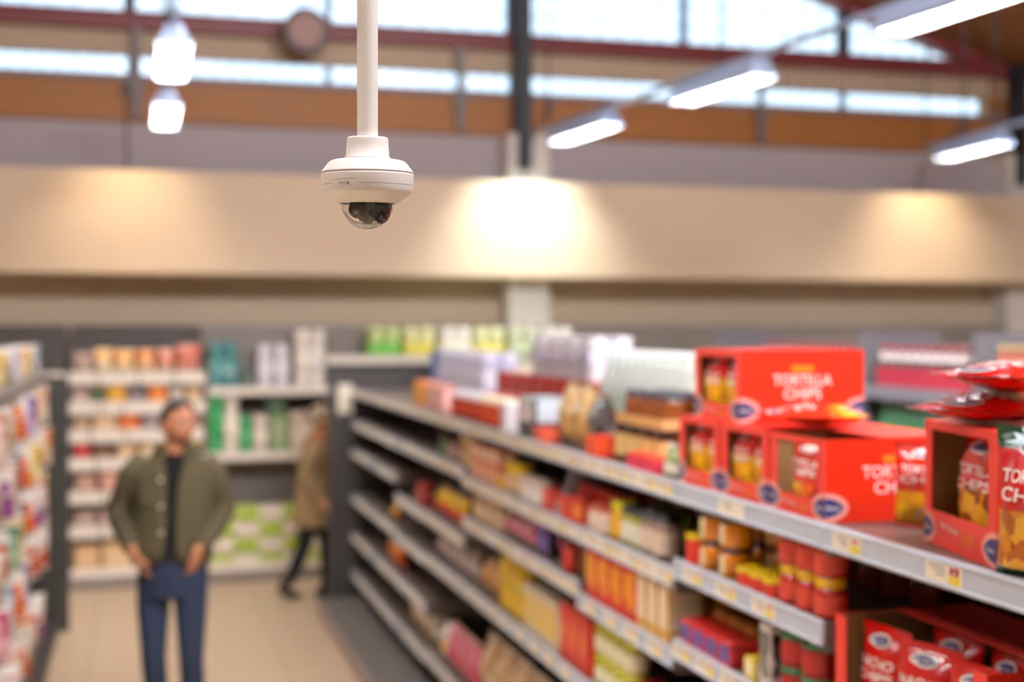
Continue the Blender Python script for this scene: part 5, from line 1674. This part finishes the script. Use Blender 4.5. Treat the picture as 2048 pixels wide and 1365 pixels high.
# jeans
j = MB()
j.loft([(-0.022, 0.02, 0.80, 0.165, 0.125), (-0.022, 0.02, 0.90, 0.172, 0.128), (-0.022, 0.02, 1.00, 0.168, 0.122), (-0.022, 0.02, 1.035, 0.164, 0.118)], 28)
for sx in (-1, 1):
    kx, ky, kz = KNE[sx]
    ax, ay, az = ANK[sx]
    j.tube([(HIPX[sx], 0.02, 0.90), (HIPX[sx] + 0.004 * sx, 0.005, 0.74), (kx, ky, kz), (kx * 0.99, 0.015, 0.32), (ax, ay, 0.14), (ax, ay, 0.075)], [0.090, 0.080, 0.062, 0.060, 0.056, 0.060], 18)
jeans = remeshed('jeans', j, [m_jean], 0.011, 3)
jeans.parent = man
# tee
obj('tee', MB().loft([(-0.022, 0.02, 0.99, 0.172, 0.126), (-0.020, 0.02, 1.10, 0.158, 0.112), (-0.016, 0.02, 1.25, 0.172, 0.116), (-0.014, 0.02, 1.38, 0.186, 0.112), (-0.012, 0.025, 1.455, 0.172, 0.092), (-0.005, 0.02, 1.505, 0.095, 0.074), (-0.003, 0.015, 1.522, 0.076, 0.070)], 30, cap=False), [m_tee], man)
# jacket: open at the front, collar, sleeves
jk = MB()
rows = [(-0.028, 0.025, 0.985, 0.205, 0.150, 12, 13), (-0.026, 0.025, 1.05, 0.205, 0.150, 8, 9), (-0.022, 0.022, 1.16, 0.200, 0.142, 5, 7), (-0.018, 0.02, 1.28, 0.206, 0.142, 6, 7), (-0.014, 0.02, 1.39, 0.214, 0.136, 8, 9), (-0.012, 0.024, 1.455, 0.204, 0.114, 12, 13), (-0.010, 0.023, 1.487, 0.172, 0.106, 17, 18), (-0.006, 0.022, 1.505, 0.120, 0.090, 22, 24), (-0.002, 0.02, 1.535, 0.092, 0.082, 30, 32)]
vs, fs = [], []
seg = 36
for lay in (0, 1):
    for cx, cy, cz, rx, ry, ga, gb2 in rows:
        for k in range(seg + 1):
            a = R(-90 + gb2 + 6) + (2 * PI - R(ga + gb2)) * k / seg
            g = -0.012 * lay
            wob = 0.006 * mnoise.noise(Vector((math.cos(a) * 2, math.sin(a) * 2, cz * 5)))
            vs.append((cx + (rx + g + wob) * math.cos(a), cy + (ry + g + wob) * math.sin(a), cz))
N = len(rows) * (seg + 1)
for i in range(len(rows) - 1):
    for k in range(seg):
        q = (i * (seg + 1) + k, i * (seg + 1) + k + 1, (i + 1) * (seg + 1) + k + 1, (i + 1) * (seg + 1) + k)
        fs.append(q)
        fs.append(tuple(N + x for x in reversed(q)))
    for k in (0, seg):
        q = (i * (seg + 1) + k, (i + 1) * (seg + 1) + k, N + (i + 1) * (seg + 1) + k, N + i * (seg + 1) + k)
        fs.append(q if k == 0 else tuple(reversed(q)))
for k in range(seg):
    fs.append((k + 1, k, N + k, N + k + 1))
    t = (len(rows) - 1) * (seg + 1)
    fs.append((t + k, t + k + 1, N + t + k + 1, N + t + k))
jk.add(vs, fs, 0, True)
for sx in (-1, 1):
    s0, e0, w0 = Vector(SHO[sx]), Vector(ELB[sx]), Vector(WRI[sx])
    jk.tube([s0 + Vector((-0.03 * sx, 0, 0.012)), s0.lerp(e0, 0.25), s0.lerp(e0, 0.6), e0, e0.lerp(w0, 0.25), e0.lerp(w0, 0.6), e0.lerp(w0, 0.93), e0.lerp(w0, 0.97)], [0.075, 0.082, 0.072, 0.066, 0.064, 0.056, 0.046, 0.040], 18)
jacket = obj('jacket', jk, [m_olive], man)
cv = MB()
cvs, cfs = [], []
for lay, (rx, ry, zz) in enumerate(((0.094, 0.084, 1.530), (0.090, 0.080, 1.562), (0.112, 0.100, 1.548), (0.128, 0.112, 1.508))):
    for k in range(25):
        a = R(-90 + 36) + (2 * PI - R(70)) * k / 24
        cvs.append((-0.002 + rx * math.cos(a), 0.02 + ry * math.sin(a), zz))
for i in range(3):
    for k in range(24):
        cfs.append((i * 25 + k, i * 25 + k + 1, (i + 1) * 25 + k + 1, (i + 1) * 25 + k))
obj('collar', MB().add(cvs, cfs, 0, True), [m_olive], jacket)
for zz in (1.40, 1.27, 1.14):
    obj('button', MB().lathe([(0.009, 0), (0.009, 0.003), (0.006, 0.004)], 12, M=Matrix.Translation((-0.042, 0.02 - 0.146, zz)) @ Matrix.Rotation(R(90), 4, 'X')), m_card, jacket)
bx = MB().box(-0.135, -0.06, -0.127, -0.121, 1.27, 1.37)
obj('chest_pocket', bx, [m_olive], jacket)
for sx in (-1, 1):
    ax, ay, az = ANK[sx]
    s = MB()
    s.loft([(ax, -0.02, 0.0, 0.048, 0.135), (ax, -0.02, 0.022, 0.052, 0.14), (ax, -0.012, 0.055, 0.048, 0.125), (ax, 0.03, 0.085, 0.042, 0.065), (ax, 0.04, 0.11, 0.042, 0.05)], 20)
    obj('shoe', s, [m_shoe], man)

# the woman walking away behind the end panel
wm = empty('person', (1.33, 10.72, 0), R(-YAW))
tag(wm, 'person in khaki coat and black trousers walking past the dark end panel', 'person')
HC2 = Vector((0.055, -0.01, 1.432))
HM2 = Matrix.Translation(HC2) @ Matrix.Rotation(R(82), 4, 'Z') @ Matrix.Rotation(R(4), 4, 'X')
b = MB()
b.loft([(0.01, 0, 0.74, 0.105, 0.15), (0.0, 0, 0.86, 0.112, 0.165), (0.005, 0, 0.98, 0.092, 0.130), (0.012, 0, 1.10, 0.100, 0.145), (0.015, 0, 1.20, 0.095, 0.155), (0.022, 0, 1.255, 0.065, 0.11)], 24)
b.tube([(0.022, 0, 1.22), (0.034, 0, 1.30), (0.05, 0, 1.39)], [0.060, 0.050, 0.050], 14)
head_shell(b, HM2, 0.90)
A2 = {-1: [(0.01, -0.155, 1.195), (-0.045, -0.19, 0.97), (0.085, -0.20, 0.80)], 1: [(0.01, 0.155, 1.195), (0.075, 0.185, 0.96), (0.26, 0.17, 0.93)]}
L2 = {-1: [(-0.005, -0.075, 0.76), (-0.075, -0.07, 0.42), (-0.205, -0.065, 0.11)], 1: [(0.02, 0.075, 0.76), (0.09, 0.07, 0.42), (0.09, 0.07, 0.08)]}
for sx in (-1, 1):
    p0, p1, p2 = (Vector(q) for q in A2[sx])
    b.tube([p0, p0.lerp(p1, 0.5), p1, p1.lerp(p2, 0.4), p2], [0.048, 0.042, 0.035, 0.033, 0.023], 12)
    hand(b, p2, (p2 - p1) + Vector((0.02, 0, -0.02)), (0, -sx, 0.1), 1, 0.88, 0.5)
    p0, p1, p2 = (Vector(q) for q in L2[sx])
    b.tube([p0, p0.lerp(p1, 0.5), p1, p1.lerp(p2, 0.35), p2], [0.085, 0.072, 0.050, 0.049, 0.032], 14)
ft = [Vector((-0.255, -0.065, 0.075)), Vector((-0.20, -0.065, 0.045)), Vector((-0.115, -0.065, 0.018))]
b.tube(ft, [0.03, 0.034, 0.022], 10)
b.tube([(0.055, 0.07, 0.035), (0.12, 0.07, 0.035), (0.21, 0.07, 0.025)], [0.033, 0.034, 0.022], 10)
body2 = remeshed('body', b, [m_skin2], 0.006, 3)
body2.parent = wm
hr = MB()
head_shell(hr, HM2, 0.90, 0.016, keep=lambda p: p.z > 0.07 or (p.y > 0.0 and p.z > -0.105) or (p.z > 0.02 and p.y > -0.05))
obj('hair', hr, [m_greyhair], wm)
for sx in (-1, 1):
    ey = obj('eye', MB().sphere((0.028 * sx, -0.071, 0.005), 0.010, 10, 8, M=HM2), PM('eye_white', '#e8e2dc', 0.3), wm)
    obj('iris', MB().sphere((0.028 * sx, -0.0785, 0.005), 0.005, 8, 6, M=HM2), m_hair, ey)
obj('mouth', MB().tube([HM2 @ Vector((-0.018, -0.078, -0.054)), HM2 @ Vector((0, -0.089, -0.054)), HM2 @ Vector((0.018, -0.078, -0.054))], [0.003, 0.005, 0.003], 8), PM('lips', '#a8604e', 0.5), wm)
obj('scarf', MB().loft([(0.022, 0, 1.235, 0.085, 0.105), (0.028, 0, 1.27, 0.092, 0.100), (0.036, 0, 1.315, 0.080, 0.084), (0.042, 0, 1.335, 0.062, 0.064)], 20), [PM('rust_scarf', '#a0643c', 0.9, var=0.1)], wm)
t = MB()
t.loft([(0.01, 0, 0.70, 0.115, 0.155), (0.0, 0, 0.86, 0.118, 0.17), (0.0, 0, 0.95, 0.105, 0.145)], 22)
for sx in (-1, 1):
    p0, p1, p2 = (Vector(q) for q in L2[sx])
    t.tube([p0, p0.lerp(p1, 0.5), p1, p1.lerp(p2, 0.4), p1.lerp(p2, 0.95)], [0.094, 0.080, 0.060, 0.058, 0.044], 16)
tr = remeshed('trousers', t, [m_trou], 0.011, 3)
tr.parent = wm
ct = MB()
ct.loft([(-0.005, 0, 0.585, 0.182, 0.215), (-0.004, 0, 0.70, 0.172, 0.208), (0.0, 0, 0.88, 0.152, 0.195), (0.005, 0, 1.0, 0.135, 0.172), (0.012, 0, 1.12, 0.130, 0.175), (0.015, 0, 1.20, 0.118, 0.172), (0.022, 0, 1.25, 0.080, 0.120), (0.026, 0, 1.275, 0.068, 0.085)], 28)
for sx in (-1, 1):
    p0, p1, p2 = (Vector(q) for q in A2[sx])
    ct.tube([p0 + Vector((0, -0.03 * sx, 0.01)), p0.lerp(p1, 0.3), p1, p1.lerp(p2, 0.5), p1.lerp(p2, 0.95)], [0.062, 0.068, 0.058, 0.052, 0.046], 16)
ct_ = remeshed('coat', ct, [m_coat], 0.012, 3)
ct_.parent = wm
bt = MB().tube([Vector((-0.205, -0.065, 0.16)), Vector((-0.245, -0.065, 0.085)), Vector((-0.195, -0.065, 0.047)), Vector((-0.10, -0.065, 0.024))], [0.047, 0.046, 0.040, 0.024], 14)
obj('boot', bt, [m_shoe], wm)
bt = MB().loft([(0.12, 0.07, 0.0, 0.125, 0.042), (0.12, 0.07, 0.025, 0.128, 0.044), (0.115, 0.07, 0.055, 0.105, 0.040), (0.09, 0.07, 0.10, 0.052, 0.042), (0.09, 0.07, 0.17, 0.048, 0.044)], 18)
obj('boot', bt, [m_shoe], wm)
